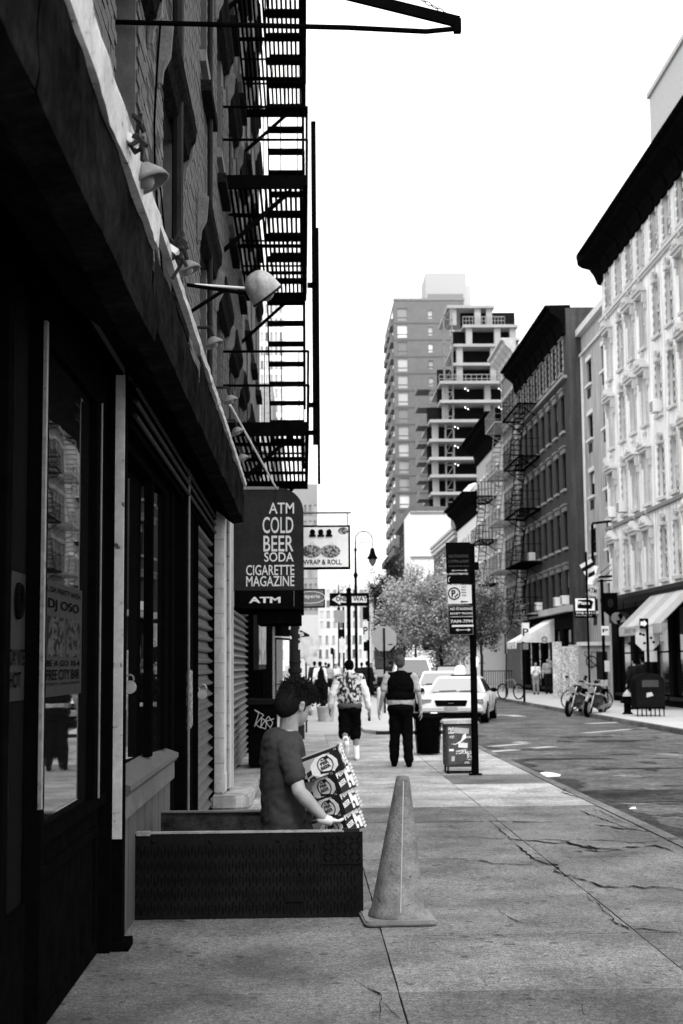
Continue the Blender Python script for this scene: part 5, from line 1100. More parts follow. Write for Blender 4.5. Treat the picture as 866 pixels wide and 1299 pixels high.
# projecting sign frame, flags, signs
Yp = 58; A = atY(752, 735, Yp); t = thing('hanging_bracket', 'black iron frame projecting high beside the narrow pale building', 'bracket', A); P = lambda x, y: Vector(atY(x, y, Yp))-A
MB().path([P(752, 740), P(751, 665)], .06).path([P(751, 664), P(775, 661)], .05).path([P(746, 733), P(776, 731)], .05).path([P(752, 738), P(776, 736)], .03).path([P(756, 731), P(775, 716)], .015).path([P(768, 731), P(776, 722)], .015).build('frame', black, t)
for i, (x0, y0, ang, lb) in enumerate(((735, 717, -30, 'striped flag fluttering left of the iron sign frame'), (749, 716, 15, 'pale folded flag on the right of the iron sign frame'))):
    A = atY(x0, y0, 57.5); t = thing('flag', lb, 'flag', A, 0, None, 0, R(ang)); fg = [M('flag_white', .75), M('flag_black', .02)]
    for k in range(5):
        z0 = -.16*k; vs = []; n = 8
        for q in range(n+1): vs += [(q*.07*(1 if i == 0 else .8), .12*math.sin(q*.9+k*.2), z0), (q*.07*(1 if i == 0 else .8), .12*math.sin(q*.9+k*.2+.2), z0-.155)]
        MB().add(vs, [(2*q, 2*q+1, 2*q+3, 2*q+2) for q in range(n)]).build('stripe', fg[(k % 2) if i == 0 else 0], t)
A = atY(743, 754, 56); t = thing('tilted_sign', 'tilted pale ATM sign below the flags', 'sign', A, 0, None, 0, R(12)); MB().box(0, .45, 0, .04, 0, .4).build('plate', M('grey_sign_face', .45), t); letters('ATM', t, printk, .04, .1, -.005, w=.36, h=.2)
A = atY(729, 784, 54); B = atY(755, 758, 54); t = thing('shop_sign', 'black and white hanging sign with phone number 978-9211', 'sign', A); W, H = B.x-A.x, B.z-A.z
MB().box(0, W, 0, .06, 0, H).build('panel', black, t); MB().box(.03, W-.03, -.008, -.001, H*.36, H-.03).build('upper_panel', white, t); MB().prism([(.1, H*.48), (W*.8, H*.44), (W*.9, H*.8), (W*.75, H*.9), (.14, H*.9)], (-.014, -.009)).build('emblem', printk, t)
letters('Pizza', t, white, .14, H*.66, -.02, w=W*.55, h=H*.16, bold=.03); letters('978-9211', t, white, .05, H*.2, -.006, w=W-.1, h=H*.1); letters('Free Delivery', t, wl, .05, H*.08, -.006, w=W-.2, h=H*.07)
A = atY(765, 752, 55); t = thing('shield_sign', 'black shield shaped hanging sign right of the white pizza sign', 'sign', A); W = 18*55/1804; MB().prism([(0, 0), (0, -.7), (W/2, -.92), (W, -.7), (W, 0)], (0, .08)).build('shield', black, t); MB().ball((W/2, -.005, -.4), .12, .005, .18).build('emblem', darkgrey, t)
for (px, py, r, lb, mt) in ((783, 784, .22, 'small dark grey round sign, leftmost of three under the shop cornice', midgrey), (791, 786, .28, 'middle dark round sign under the shop cornice', darkgrey), (807, 784, .19, 'pale round sign with a black triangle, left of the striped awning', white)):
    A = atY(px, py, 53); t = thing('round_sign', lb, 'sign', A); MB().tube((0, 0, 0), (0, .06, 0), r, seg=24).build('disc', mt, t); MB().prism([(-r*.5, -r*.35), (r*.5, -r*.35), (0, r*.55)], (-.01, -.001)).build('triangle', printk if mt is white else midgrey, t); MB().tube((0, .03, r), (0, .03, r+.4), .02).build('hanger', black, t)
A = atY(690.5, 811, 64); t = thing('round_sign', 'small grey round sign beside the white slanted awning', 'sign', A); MB().tube((0, 0, 0), (0, .05, 0), .17, seg=20).build('disc', M('disc_grey', .4), t); MB().torus((0, -.01, 0), .1, .015, 'y').build('ring', printk, t)
# white awning
a = thing('white_awning', 'white slanted awning open over the doorway of the brownstone', 'awning', (FX, 76, 2.3), R(-90))
MB().prism([(0, 1.5), (-2.0, .35), (-2.0, .0), (-1.98, .0), (-1.95, .3), (0, 1.42)], (0, 3.2), 'x').build('canvas', white, a)
MB().prism([(0, 1.42), (-1.95, .3), (0, .3)], (3.18, 3.2), 'x').build('side', offwhite, a)
# hoarding / kiosk
h = thing('hoarding', 'pale boarded wall with a circle scrawl and posters beside the motorcycles', 'hoarding', (10.7, 58, 0), R(0)); A = atY(738, 830, 58); B = atY(764, 830, 58); 
MB().box(A.x-10.7, B.x-10.7+.3, 0, .8, 0, 2.25).build('panel', M('hoarding_grey', .3, .8, .2, 3), h); MB().box(A.x-10.75, B.x-10.35, -.1, .9, 2.25, 2.4).build('roof', offwhite, h); cx = atY(750, 834, 58).x-10.7
MB().torus((cx, -.01, 1.6), .22, .02, 'y').bar((cx-.3, -.01, 1.9), (cx+.3, -.01, 1.3), .02, .03).bar((cx, -.012, 1.3), (cx, -.012, 1.95), .02, .03).build('scrawl', printk, h); MB().box(cx+.2, cx+.65, -.02, -.001, .8, 2.0).build('door', darkgrey, h); letters('POST NO BILLS', h, printk, A.x-10.6, 1.95, -.01, w=.7, h=.07)
h = thing('poster_boards', 'row of pale poster covered boards right of the standing couple', 'hoarding', (0, 62, 0)); 
for k, (x0, x1, y0) in enumerate(((702, 712, 814), (714, 722, 820), (723, 736, 818))):
    A = atY(x0, 877, 62-k); B = atY(x1, y0, 62-k); MB().box(A.x, B.x, -k, .1-k, 0, B.z).build('board', M('fly_posters', .55, .8, .3, 2.5, 0, kind='print', v2=.32), h)
t = thing('sandwich_board', 'small dark sandwich board behind the motorcycles', 'sign', (10.0, 49.5, 0)); MB().prism([(0, 0), (.55, 0), (.5, .95), (.05, .95)], (0, .03)).build('front', darkgrey, t); MB().prism([(.06, .1), (.49, .1), (.45, .85), (.1, .85)], (-.01, -.001)).build('chalk_panel', M('chalk', .3, .8, .2, 8, 0, kind='print', v2=.03), t)
# railings near brownstone
t = thing('area_railing', 'low black railing in front of the pale tenement doorways', 'railing', (10.9, 88, 0)); m = MB()
for k in range(16): m.box(.0+k*.14, .03+k*.14, 0, .03, 0, 1.05)
m.box(0, 2.13, 0, .03, 1.05, 1.1).build('bars', black, t)
t = thing('tied_bicycle', 'bicycle locked to the pole left of the standing couple', 'bicycle', (9.2, 61.5, 0), R(35)); MB().torus((0, 0, .34), .32, .03, 'x', 20).build('wheel', black, t); MB().torus((0, 1, .34), .32, .03, 'x', 20).build('wheel', black, t); MB().path([(0, 0, .34), (0, .3, .85), (0, .8, .8), (0, 1, .34)], .025).build('frame', midgrey, t)
# ============================================================ TREES
def tree(label, x, y, H, crown, n, size, mat, trunk_r=.14, seed=1, name='tree'):
    t = thing(name, label, 'tree', (x, y, 0)); rnd = random.Random(seed); m = MB(); cz, rx, rz = crown; tips = []
    def grow(p, d, L, r, lvl):
        q = p+d*L; m.tube(p, q, r, r*.7, 6, False)
        if lvl == 0: tips.append(q); return
        for _ in range(3): 
            nd = (d+Vector((rnd.uniform(-.8, .8), rnd.uniform(-.8, .8), rnd.uniform(-.1, .5)))).normalized(); grow(q, nd, L*.72, r*.6, lvl-1)
    grow(Vector((0, 0, 0)), Vector((.02, 0, 1)), cz-rz*.9, trunk_r, 0); grow(Vector((0, 0, cz-rz*.9)), Vector((0, 0, 1)), rz*.45, trunk_r*.75, 4); m.build('trunk', M('bark', .03, .9, .3), t)
    mb = MB(); cl = []
    for k in range(80):
        p = Vector((rnd.gauss(0, .5), rnd.gauss(0, .5), rnd.gauss(0, .45)));
        if p.length > 1.0: p = p.normalized()*rnd.uniform(.7, 1.0)
        cl.append((Vector((p.x*rx, p.y*rx, cz+p.z*rz)), rnd.uniform(.16, .34)*rx))
    for k in range(n):
        c, r = rnd.choice(cl) if rnd.random() < .93 else (rnd.choice(cl)[0], rx*.5)
        d = Vector((rnd.gauss(0, 1), rnd.gauss(0, 1), rnd.gauss(0, 1))).normalized()*r*rnd.random()**.4; P = c+d; a = Vector((rnd.gauss(0, 1), rnd.gauss(0, 1), rnd.gauss(0, 1))).normalized()*size*rnd.uniform(.5, 1.3); b = a.orthogonal().normalized()*size*rnd.uniform(.4, .8); mb.add([P-a, P-b, P+a, P+b], [(0, 1, 2, 3)])
    mb.build('crown', mat, t); return t
tree('pale blossoming street tree behind the taxi', 8.4, 88, 7, (5.1, 3.7, 3.5), 30000, .085, M('blossom', .3, .8, .7, 1.2, .0), seed=4)
tree('dark leafy street tree right of the blossoming one, beneath the balconies', 9.9, 80, 6, (4.2, 1.7, 2.4), 7000, .06, M('mid_leaf', .05, .8, .5, 2), .1, seed=6)
tree('very dark tree against the far terrace, left above the blossoms', 10.0, 165, 14, (9.5, 2.8, 4.6), 5000, .12, M('dark_leaf', .02, .8, .4, 2), .2, seed=9)
tree('dark tree overhanging the road under the blossoms', 8.4, 108, 6, (3.6, 3.2, 2.0), 6000, .08, M('dark_leaf', .02, .8, .4, 2), .15, seed=12)
tree('thin pale young tree before the white slanted awning', 9.3, 66, 5, (3.6, 1.2, 1.8), 700, .04, M('sparse_leaf', .15, .8, .4, 3), .05, seed=15)
# ============================================================ PEOPLE
skin = M('skin', .29, .5, .1, 14, .25, spec=.4); skin2 = M('skin_dark', .2, .55, .06, 9, .05)
def limb(m, pts):   # pts: [(vec, r), ...]
    for (a, ra), (b, rb_) in zip(pts, pts[1:]): m.cap(a, ra, b, rb_)
def handcaps(m, wrist, d, palm, s=1., curl=.5, side=1, fr=.0085):
    """wrist point, d = direction of the hand, palm = palm normal, side = thumb side sign"""
    d = Vector(d).normalized(); palm = Vector(palm).normalized(); palm = (palm-d*palm.dot(d)).normalized(); lat = d.cross(palm)*side
    w = Vector(wrist); rot = Matrix((lat, d, palm)).transposed()
    m.ball(w+d*.045*s, .041*s, .05*s, .017*s, 14, 9, rot); m.cap(w-d*.01, .024*s, w+d*.03*s, .022*s)
    for i, (off, L) in enumerate(((.03, .078), (.011, .086), (-.009, .080), (-.028, .064))):
        p = w+d*.085*s+lat*off*s; q = d
        for k, f in enumerate((.45, .32, .26)):
            a = curl*(.5 if k == 0 else .75); q = (q*math.cos(a)+palm*math.sin(a)).normalized(); n_ = p+q*L*s*f; m.cap(p, fr*s*(1-.08*k), n_, fr*s*(.92-.08*k), 8); p = n_
    p = w+d*.028*s+lat*.034*s; q = (d*.65+lat*.7+palm*.25).normalized()
    for k, L in enumerate((.034, .03, .024)): n_ = p+q*L*s; m.cap(p, .0105*s*(1-.07*k), n_, .0098*s*(1-.07*k), 8); p = n_; q = (q+d*.35+palm*.3).normalized()
def headcaps(m, c, fd, upv, s=1.):
    fd = Vector(fd).normalized(); upv = Vector(upv); upv = (upv-fd*upv.dot(fd)).normalized(); rg = fd.cross(upv); rot = Matrix((rg, fd, upv)).transposed(); c = Vector(c)
    T = lambda x, y, z: c+rg*x*s+fd*y*s+upv*z*s
    m.ball(T(0, -.012, .03), .076*s, .097*s, .088*s, 18, 12, rot); m.ball(T(0, .028, -.04), .056*s, .062*s, .072*s, 16, 10, rot); m.ball(T(0, .055, -.088), .027*s, .027*s, .024*s, 12, 8, rot)
    m.cap(T(0, .09, .012), .009*s, T(0, .108, -.022), .0145*s, 10); m.ball(T(0, .082, -.062), .024*s, .014*s, .008*s, 12, 8, rot); m.ball(T(0, .08, -.074), .02*s, .013*s, .007*s, 12, 8, rot)
    m.ball(T(.035, .07, -.01), .024*s, .02*s, .02*s, 10, 8, rot); m.ball(T(-.035, .07, -.01), .024*s, .02*s, .02*s, 10, 8, rot); m.ball(T(0, .078, .03), .05*s, .016*s, .011*s, 12, 8, rot)
    for sd_ in (1, -1): m.ball(T(sd_*.077, -.008, -.008), .009*s, .02*s, .032*s, 12, 8, rot); m.ball(T(sd_*.084, -.014, .012), .007*s, .016*s, .014*s, 10, 8, rot)
    return T, rot, rg, fd, upv
def hair_(t, T, rot, s, mat, spikes=0, L=.03, rnd=None):
    m = MB(); m.ball(T(0, -.022, .046), .082*s, .098*s, .082*s, 18, 12, rot); m.ball(T(0, -.05, .0), .074*s, .07*s, .075*s, 14, 10, rot); m.build('hair', mat, t, remesh=.008 if s*spikes == 0 else .006, smi=2)
def person(label, loc, rz, H=1.75, sc_=1., pose=None, wear=None, voxel=.014, hair=None, skinm=None, rl=0, group=None, hands=True, small=False):
    s = H/1.75; t = thing('person', label, 'person', loc, rz, group); p = dict(pelvis=(0, 0, .95), chest=(0, .0, 1.25), neck=(0, 0, 1.48), head=(0, .02, 1.63), shl=(-.18, 0, 1.42), shr=(.18, 0, 1.42), ell=(-.25, -.03, 1.13), elr=(.25, -.03, 1.13), wrl=(-.27, .06, .89), wrr=(.27, .06, .89), hpl=(-.09, 0, .93), hpr=(.09, 0, .93), knl=(-.1, .03, .5), knr=(.1, .03, .5), anl=(-.1, 0, .09), anr=(.1, 0, .09), fd=(0, 1, 0), torso=1.)
    p.update(pose or {}); V = {k: Vector(v)*s if isinstance(v, tuple) and k != 'fd' else v for k, v in p.items()}; wear = wear or {}; skinm = skinm or skin; f = p['torso']
    m = MB(); headcap = headcaps(m, V['head'], V['fd'], (0, 0, 1), s); T, rot, rg, fd, upv = headcap
    limb(m, [(V['head']+Vector((0, -.02, -.05))*s, .052*s), (V['neck']-Vector((0, 0, .03)), .056*s), (V['chest'], .12*s*f), (V['pelvis'], .12*s*f)])
    for q in ('l', 'r'):
        sg_ = -1 if q == 'l' else 1
        limb(m, [(V['neck']-Vector((0, 0, .05)), .05*s), (V['sh'+q], .052*s), (V['el'+q], .04*s), (V['wr'+q], .026*s)])
        limb(m, [(V['hp'+q], .09*s), (V['kn'+q], .056*s)]); kn, an = V['kn'+q], V['an'+q]; mid = kn.lerp(an, .3)+Vector((0, -.015, 0)); limb(m, [(kn, .052*s), (mid, .056*s), (an, .036*s)])
        dh = (V['wr'+q]-V['el'+q]).normalized()
        if not small: handcaps(m, V['wr'+q], dh, (-sg_, .2, 0), s*1.05, .45, 1 if q == 'l' else -1, .0115)
        else: m.cap(V['wr'+q], .026, V['wr'+q]+dh*.12, .03)
    m.build('body', skinm, t, remesh=voxel, smi=2)
    pm_ = wear.get('trousers'); 
    if pm_:
        mt, ln, ex = pm_; m = MB(); m.ball(V['pelvis']+Vector((0, 0, -.02)), .18*s*f, .155*s*f, .16*s)
        for q in ('l', 'r'):
            hp, kn, an = V['hp'+q], V['kn'+q], V['an'+q]; m.cap(hp, .105*s+ex*.3, kn, .075*s+ex)
            if ln > .5: m.cap(kn, .075*s+ex, an+Vector((0, 0, .02)), .062*s+ex)
            else: m.cap(kn, .075*s+ex, kn+(an-kn)*ln, .08*s+ex)
        m.build('trousers' if ln > .5 else 'shorts', mt, t, remesh=voxel, smi=2, wrinkle=.013)
    sm_ = wear.get('shirt')
    if sm_:
        mt, sl_len, ex, hem = sm_; m = MB(); c = V['chest']; m.ball(c+Vector((0, 0, .02)), (.185+ex)*s*f, (.125+ex)*s*f, .24*s); m.ball(V['pelvis']+Vector((0, 0, .1+hem)), (.172+ex)*s*f, (.13+ex)*s*f, .17*s); m.cap(V['shl'], .065*s+ex, V['shr'], .065*s+ex); m.cap(V['neck']-Vector((0, 0, .04)), .07*s, c, .11*s)
        if sl_len > 0:
            for q in ('l', 'r'):
                a, b, w_ = V['sh'+q], V['el'+q], V['wr'+q]
                if sl_len < .6: m.cap(a, .068*s+ex*.6, a.lerp(b, sl_len*1.2), .062*s+ex*.6)
                elif not wear.get('sleeve'): m.cap(a, .068*s+ex*.6, b, .055*s+ex*.6); m.cap(b, .055*s+ex*.6, b.lerp(w_, .9), .042*s+ex*.5)
        m.build('shirt', mt, t, remesh=voxel, smi=2, wrinkle=.015)
    if wear.get('sleeve'):
        for q in ('l', 'r'):
            a, b, w_ = V['sh'+q], V['el'+q], V['wr'+q]; m = MB(); m.cap(a, .088*s, b, .07*s); m.cap(b, .07*s, b.lerp(w_, .9), .052*s); m.build('sleeve', wear['sleeve'], t, remesh=voxel, smi=2, wrinkle=.013)
    if wear.get('vest'):
        mt = wear['vest']; m = MB(); c = V['chest']; m.ball(c+Vector((0, 0, .02)), .205*s*f, .15*s*f, .25*s); m.ball(c+Vector((0, 0, -.14)), .2*s*f, .155*s*f, .16*s); m.cap(V['shl']*.82+V['neck']*.18, .075*s, V['shr']*.82+V['neck']*.18, .075*s); m.build('vest', mt, t, remesh=voxel, smi=2, wrinkle=.015)
    if wear.get('hood'): m = MB(); m.ball(V['neck']+Vector((0, -.1, -.0))*s, .13*s, .08*s, .1*s); m.ball(V['neck']+Vector((0, -.11, -.1))*s, .09*s, .06*s, .1*s); m.build('hood', wear['hood'], t, remesh=voxel, smi=2)
    if wear.get('waistband'): MB().ball(V['pelvis']+Vector((0, 0, .0))*s, .2*s*f, .16*s*f, .1*s).build('waistband', wear['waistband'], t, smooth=True)
    for q in ('l', 'r'):
        an = V['an'+q]; th = p.get('foot'+q, 0.); m = MB(); dr = Vector((0, math.cos(th), math.sin(th))); upf = Vector((0, -math.sin(th), math.cos(th))); r3 = Matrix((Vector((1, 0, 0)), dr, upf)).transposed()
        m.ball(an-upf*.045*s+dr*.0, .05*s, .07*s, .05*s, 12, 8, r3); m.ball(an-upf*.052*s+dr*.1*s, .052*s, .12*s, .042*s, 12, 8, r3); m.cap(an, .045*s, an-upf*.04*s, .05*s); m.build('shoe', wear.get('shoe', black), t, remesh=.012, smi=2)
        if wear.get('sock'): MB().tube(an-Vector((0, 0, .03)), an.lerp(V['kn'+q], .42), .048*s, .056*s, 12).build('sock', wear['sock'], t)
    if hair is not None: hair_(t, T, rot, s, hair)
    return t
hairk = M('black_hair', .008, .5, .3, 30, .4)
# walking man in hooded top
hp_ = M('hoodie_print', .55, .8, .1, 4, .2, kind='print', v2=.012, stretch=(1.4, 1.4, .8))
p = gnd(444, 965); person('man walking away in patterned hooded top with white sleeves and black shorts', (p.x, p.y, 0), R(3), 1.66, pose=dict(knr=(.1, .1, .49), anr=(.12, .05, .09), anl=(-.09, -.32, .32), knl=(-.1, .0, .5), footl=-1.1, ell=(-.3, -.02, 1.16), elr=(.29, -.04, 1.15), wrl=(-.335, .03, .93), wrr=(.33, -.02, .9), torso=1.12),
    wear=dict(trousers=(M('black_cloth', .01, .9, .2, 6), .12, .03), shirt=(hp_, 1., .03, .02), sleeve=M('white_cloth', .75, .85, .06, 5, .2), hood=hp_, waistband=M('grey_band', .07, .9), shoe=printw, sock=printw), hair=hairk, skinm=skin2, voxel=.012)
# walking man in vest
p = gnd(509, 973); person('heavyset man walking away in dark vest over grey shirt and dark trousers', (p.x, p.y, 0), R(-3), 1.72, pose=dict(knl=(-.1, .06, .5), anl=(-.11, .1, .09), anr=(.12, -.04, .09), shl=(-.2, 0, 1.4), shr=(.2, 0, 1.4), ell=(-.28, -.04, 1.13), elr=(.29, -.03, 1.13), wrl=(-.33, .03, .9), wrr=(.32, .04, .89), torso=1.2),
    wear=dict(trousers=(M('black_cloth', .01, .9, .2, 6), 1., .014), shirt=(M('grey_cloth', .3, .85, .1, 5, .2), .55, .015, -.03), vest=M('black_cloth', .01, .9, .2, 6), shoe=black), hair=M('grey_hair', .05, .7, .3, 30, .4), voxel=.012)
# couple on the far pavement
p = gnd(680, 881); person('woman in pale top raising a hand to her face on the far pavement', (p.x, p.y, 0), R(178), 1.62, pose=dict(elr=(.22, .1, 1.12), wrr=(.08, .22, 1.38), ell=(-.24, .02, 1.13), wrl=(-.14, .18, 1.2)), wear=dict(trousers=(M('denim', .25, .9), 1., .0), shirt=(M('white_cloth', .75, .85, .06, 5, .2), 1., .01, 0)), hair=hairk, small=True, voxel=.022)
p = gnd(693, 880); person('man in grey shirt shading his eyes beside the woman on the far pavement', (p.x+.05, p.y-.3, 0), R(185), 1.8, pose=dict(ell=(-.3, .1, 1.3), wrl=(-.1, .15, 1.6)), wear=dict(trousers=(M('dark_denim', .02, .9), 1., .0), shirt=(M('grey_cloth', .3, .85, .1, 5, .2), 1., .015, 0)), hair=hairk, small=True, voxel=.022)
for (px, pb_, H, rz, sh, lb) in ((806, 900, 1.7, 20, M('dark_jacket', .02), 'person in dark jacket standing just left of the mailbox'), (817, 899, 1.75, -10, M('dark_shirt', .03), 'person in dark shirt behind the mailbox'),
    (406, 893, 1.7, 0, M('white_cloth', .75), 'distant pedestrian in white shirt with dark straps beyond the conifer'), (417, 886, 1.62, 0, M('grey_cloth', .3), 'distant pedestrian in a grey shirt left of the hooded man'), (426, 884, 1.6, 180, M('white_cloth', .75), 'distant pedestrian in pale top facing this way'), (459, 884, 1.66, 0, M('dark_shirt', .03), 'distant pedestrian in dark top between the two walking men'), (471, 882, 1.62, 180, M('tan_cloth', .4), 'distant pedestrian in light top beside the bollard'), (413, 874, 1.7, 0, M('dark_shirt', .03), 'farthest small pedestrian in dark clothes down the left pavement'), (399, 888, 1.72, 5, M('dark_shirt', .03), 'distant pedestrian in dark clothes at the left, beside the conifer planter'), (430, 879, 1.66, 10, M('tan_cloth', .4), 'distant pedestrian in tan coat seen over the left shoulder of the hooded man'), (466, 890, 1.7, -10, M('dark_jacket', .02), 'distant pedestrian in dark jacket right of the hooded man'), (495, 878, 1.7, 0, M('dark_shirt', .03), 'distant pedestrian in dark clothes just left of the vest man'), (524, 877, 1.7, 180, M('dark_jacket', .02), 'distant person in dark jacket between the vest man and the white car')):
    p = gnd(px, pb_); person(lb, (p.x, p.y, 0), R(rz), H, wear=dict(trousers=(M('dark_denim', .02), 1., 0), shirt=(sh, 1., .01, 0)), hair=hairk, small=True, voxel=.026)
# ------------------------------------------------ man in the cellar hatch
Ym = Yh+.52; A0 = atY(360, 1047, Ym); man = thing('person', 'young man in dark t-shirt standing in the cellar hatch holding beer cases', 'person', (A0.x, Ym, -.55))
def Q(px, py, dy=0): return Vector(atY(px, py, Ym+dy))-Vector((A0.x, Ym, -.55))
hv = Q(376, 894, .0); fd = Vector((.8, .52, -.3)); s = 1.17
m = MB(); T, rot, rg, fdv, upv = headcaps(m, hv, fd, (0.12, 0, 1), s)
nk = Q(366, 926); limb(m, [(T(0, -.03, -.06), .062), (nk, .066), (Q(356, 960, .05), .1)])
shN = Q(367, 950, -.14); elN = Q(379, 1004, -.24); wrN = Q(413, 1041, -.2); shF = Q(360, 948, .2); elF = Q(374, 1000, .3); wrF = Q(416, 1003, .22)
for q in ((shN, elN, wrN), (shF, elF, wrF)):
    a, b, c = q; f_ = b.lerp(c, .25); limb(m, [(nk, .05), (a+Vector((0, 0, -.03)), .045), (a.lerp(b, .5), .05), (b, .047), (f_, .05), (c, .03)])
handcaps(m, wrN, (1, .35, -.1), (.1, .2, 1), .9, .95, -1, .0095)
handcaps(m, wrF, (1, -.3, .0), (0, -1, 0), 1.05, .5, 1, .0095)
# torso and legs under the shirt
limb(m, [(Q(358, 975, .03), .12), (Q(356, 1040, .03), .13), (Q(356, 1070, .03), .12)])
for dy in (-.08, .12): limb(m, [(Q(356, 1075, dy), .1), (Q(362, 1120, dy), .07), (Q(356, 1150, dy), .05)])
hairm = M('glossy_hair', .02, .35, .3, 30, .3, spec=7)
body = m.build('body', skin, man, remesh=.006, smi=3)
for sd_ in (1, -1):
    e = MB().ball(T(sd_*.034, .082, -.004), .0125*s, .0125*s, .0115*s).build('eye', white, man, smooth=True); MB().ball(T(sd_*.034, .0925, -.004), .006*s).build('iris', hairk, e, smooth=True)
    MB().cap(T(sd_*.016, .096, .022), .004, T(sd_*.054, .082, .024), .003).build('eyebrow', hairk, man)
MB().ball(T(0, .094, -.067), .022*s, .004*s, .005*s, 12, 8, rot).build('lips', M('lips', .15), man, smooth=True)
# t-shirt
tee = M('dark_tshirt', .038, .9, .15, 3, .5); m = MB()
rr = Matrix.Rotation(R(0), 3, 'Z')
zt_ = Q(358, 922).z; cx0 = Q(359, 990, .03); m.lathe([(.05, 0), (.1, -.02), (.135, -.07), (.15, -.13), (.155, -.25), (.15, -.4), (.15, -.55), (.152, -.75), (.14, -.9)], (cx0.x, cx0.y, zt_), 28, Matrix.Scale(1.3, 4, (0, 1, 0)))
m.cap(shN+Vector((-.01, .05, 0)), .085, shF, .085); m.cap(nk-Vector((.0, 0, .07)), .08, Q(358, 960, .03), .13)
hem = shN.lerp(elN, .66); m.cap(shN+Vector((-.01, .03, .0)), .088, hem, .072); hf = shF.lerp(elF, .62); m.cap(shF, .084, hf, .07); m.cap(nk+Vector((-.02, -.02, -.05)), .062, shN+Vector((-.01, .02, .02)), .07); m.cap(nk+Vector((-.02, .02, -.05)), .062, shF+Vector((0, 0, .02)), .07)
m.build('tshirt', tee, man, remesh=.0075, smi=4, wrinkle=.015)
MB().tube(nk+Vector((-.012, 0, -.018)), nk+Vector((-.02, 0, -.04)), .076, .09, 24, False).build('collar', tee, man, smooth=True)
# glove on near hand
gm = MB(); handcaps(gm, wrN+Vector((0, 0, 0)), (1, .35, -.1), (.1, .2, 1), 1.0, .95, -1, .0115); gm.cap(wrN-Vector((.03, 0, -.012)), .036, wrN+Vector((.02, 0, 0)), .034); gm.build('glove', M('white_glove', .65, .9, .1, 9, .2), man, remesh=.005, smi=1)
MB().ball(Q(356, 1085, .02), .17, .2, .2).cap(Q(356, 1090, -.08), .11, Q(362, 1125, -.08), .09).cap(Q(356, 1090, .12), .11, Q(362, 1125, .12), .09).build('trousers', black, man, remesh=.015, smi=2)
# hair: cap plus tousled locks
hm = MB(); hm.ball(T(0, -.02, .055), .09*s, .108*s, .098*s, 18, 12, rot); hm.ball(T(0, -.065, .0), .084*s, .075*s, .1*s, 16, 10, rot); hm.ball(T(0, .045, .09), .07*s, .06*s, .05*s, 14, 9, rot); hm.ball(T(0, .08, .06), .055*s, .03*s, .04*s, 14, 9, rot)
for sd_ in (1, -1): hm.cap(T(sd_*.076, .01, .03), .012*s, T(sd_*.078, .012, -.028), .005*s)
hc = hm.build('hair', hairm, man, remesh=.006, smi=1); rnd = random.Random(8); lk = MB()
for k in range(1500):
    th = rnd.uniform(0, 2*math.pi); ph = math.acos(rnd.uniform(-.35, 1)); d = Vector((math.sin(ph)*math.cos(th), math.sin(ph)*math.sin(th), math.cos(ph)))
    if d.y > .3 and d.z < .38: continue
    if abs(d.x) > .55 and d.y > -.3 and d.z < .12: continue
    if d.z < -.1 and d.y > -.2: continue
    base = T(d.x*.082, -.018+d.y*.1, .045+d.z*.086); o_ = (rot @ d); L = rnd.uniform(.015, .045)*(1.4 if d.z > .4 else .7); dr = (o_*.7+fdv*rnd.uniform(-.3, .9)+upv*rnd.uniform(-.6, .7)+Vector((rnd.uniform(-.4, .4),)*3)).normalized(); mid = base+(o_*.5+dr*.5).normalized()*L*.6; tip = mid+dr*L*.7-upv*.016
    lk.tube(base, mid, .0042, .0034, 4, False); lk.tube(mid, tip, .0034, .0006, 4, False)
lk.build('hair_lock', hairm, man, kind='stuff')
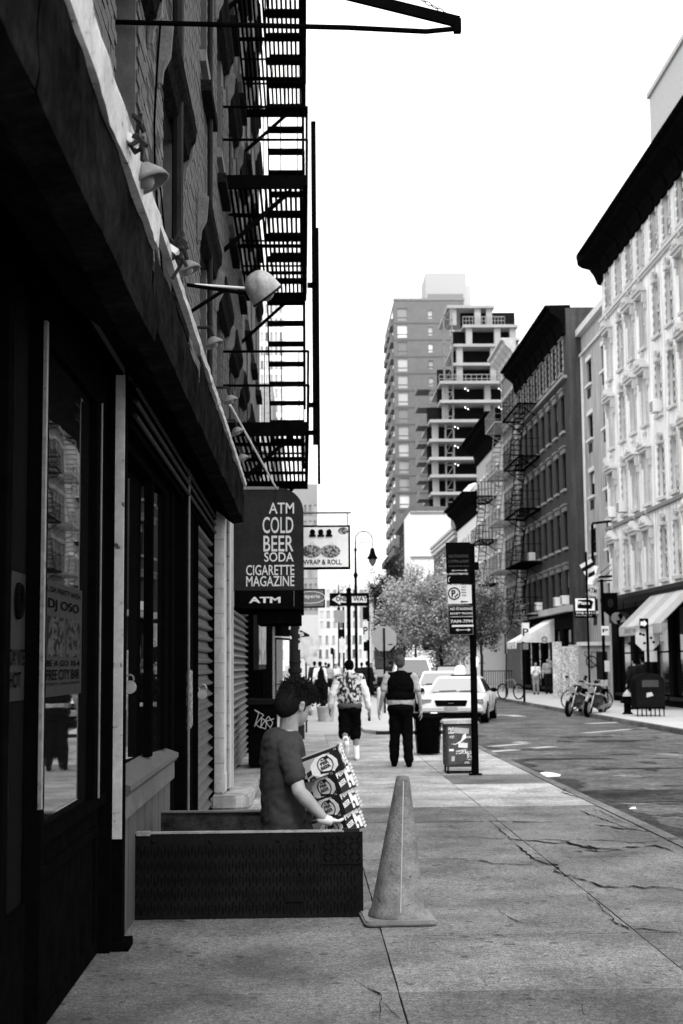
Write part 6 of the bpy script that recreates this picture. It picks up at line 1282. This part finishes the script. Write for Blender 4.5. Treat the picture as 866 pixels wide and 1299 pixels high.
# ---- beer cases: stack of four, leaning towards him
gb = [(433, 1), ]
card = M('case_card', .5, .6, .1, 6, .05); cardd = M('case_dark', .03, .5, .2, 8); ctop = M('case_top', .3, .6, .1, 8)
tilt = R(-20); cW, cH, cD = .26, .16, .2
emk = M('case_print', .7, .6, .1, 6, 0, kind='print', v2=.05)
names = ['topmost beer case of the leaning stack, its ribbon emblem in full view', 'second beer case from the top of the stack in the man\'s arms', 'third beer case from the top, half hidden by his forearm', 'lowest beer case of the stack, resting in his gloved hand']
cent = [(410, 968, 0.0, -6), (417, 994, .03, -34), (422, 1020, .04, -34), (427, 1046, .05, -34)]
for i, (cx, cy, dy, yaw) in enumerate(cent):
    o = thing('beer_case', names[i], 'box', atY(cx, cy, Ym-.1+dy), 0, 'stack of beer cases'); o.rotation_mode = 'XYZ'
    mt = Matrix.Rotation(tilt, 4, 'Y') @ Matrix.Rotation(R(yaw), 4, 'Z'); o.rotation_euler = mt.to_euler()
    b_ = MB().box(-cW/2, cW/2, -.09, cD-.09, -cH/2, cH/2).build('carton', cardd, o, bevel=.006)
    y = -.0915
    MB().box(-cW/2+.004, cW/2-.06, y-.0, y+.002, -cH/2+.004, cH/2-.02).build('front_print', M('case_mid', .3, .6, .2, 8), o)
    cx_ = .02; MB().prism([(-.1, -.035), (-.075, .02), (-.03, .055), (.03, .062), (.08, .04), (.105, 0), (.1, -.04), (.06, -.068), (-.04, -.072)], (y-.001, y+.001)).build('emblem', M('emblem_pale', .6), o, bevel=0)
    MB().torus((cx_, y-.002, -.008), .052, .004, 'y', 24, 4).bar((cx_-.05, y-.002, -.048), (cx_+.03, y-.002, -.064), .002, .014).build('emblem_ring', cardd, o)
    MB().prism([(-.118, -.02), (-.082, -.008), (-.085, -.04), (-.12, -.05)], (y-.004, y-.0015)).prism([(-.112, -.06), (-.075, -.052), (-.065, -.078), (-.09, -.07), (-.115, -.08)], (y-.004, y-.0015)).prism([(.02, .04), (.05, .05), (.06, .03), (.03, .02)], (y-.004, y-.0015)).build('ribbon', cardd, o)
    for k_, (tx, zz, ww_) in enumerate((('PBR', -.008, .06), ('BEER', -.036, .07), ('BLUE', .02, .04))): letters(tx, o, cardd, 0, 0, 0, w=ww_, h=.022 if k_ < 2 else .012, m=Matrix.Translation((cx_-ww_/2, y-.004, zz)) @ Matrix.Rotation(R(-6), 4, 'Y'), bold=.04)
    letters('12', o, card, .105, .062, y-.003, w=.018, h=.012)
    MB().box(-cW/2+.004, cW/2-.004, -.086, cD-.095, cH/2+.0005, cH/2+.0015).build('top_print', ctop, o)
    # right end panel
    mr = Matrix.Translation((cW/2+.0012, 0, 0)) @ Matrix.Rotation(R(90), 4, 'Z')
    MB().box(-.086, cD-.095, -.001, .0008, -cH/2+.004, cH/2-.004).xf(mr).build('end_print', cardd, o)
    MB().box(.02, cD-.1, -.003, -.0012, -cH/2+.012, cH/2-.012).xf(mr).build('end_picture', M('end_print', .65, .6, .2, 5, 0, kind='print', v2=.02), o)
    for k, s_t in enumerate(('PBR', 'BEER')): letters(s_t, o, card, 0, 0, 0, w=.11-.02*k, h=.035, m=mr @ Matrix.Translation((-.08, -.004, .02-k*.06)) @ Matrix.Rotation(R(-8), 4, 'Y'), bold=.04)
    m = MB(); rnd = random.Random(i)
    for k in range(7): z = -cH/2+k*.024; m.bar((cW/2+.001, cD-.1, z), (cW/2+.012*rnd.random()+.004, cD-.08, z+.01), .016, .016)
    m.build('torn_flap', card, o)
print('objects', len(sc.objects), 'tris', sum(len(o.data.polygons) for o in sc.objects if o.type == 'MESH'))
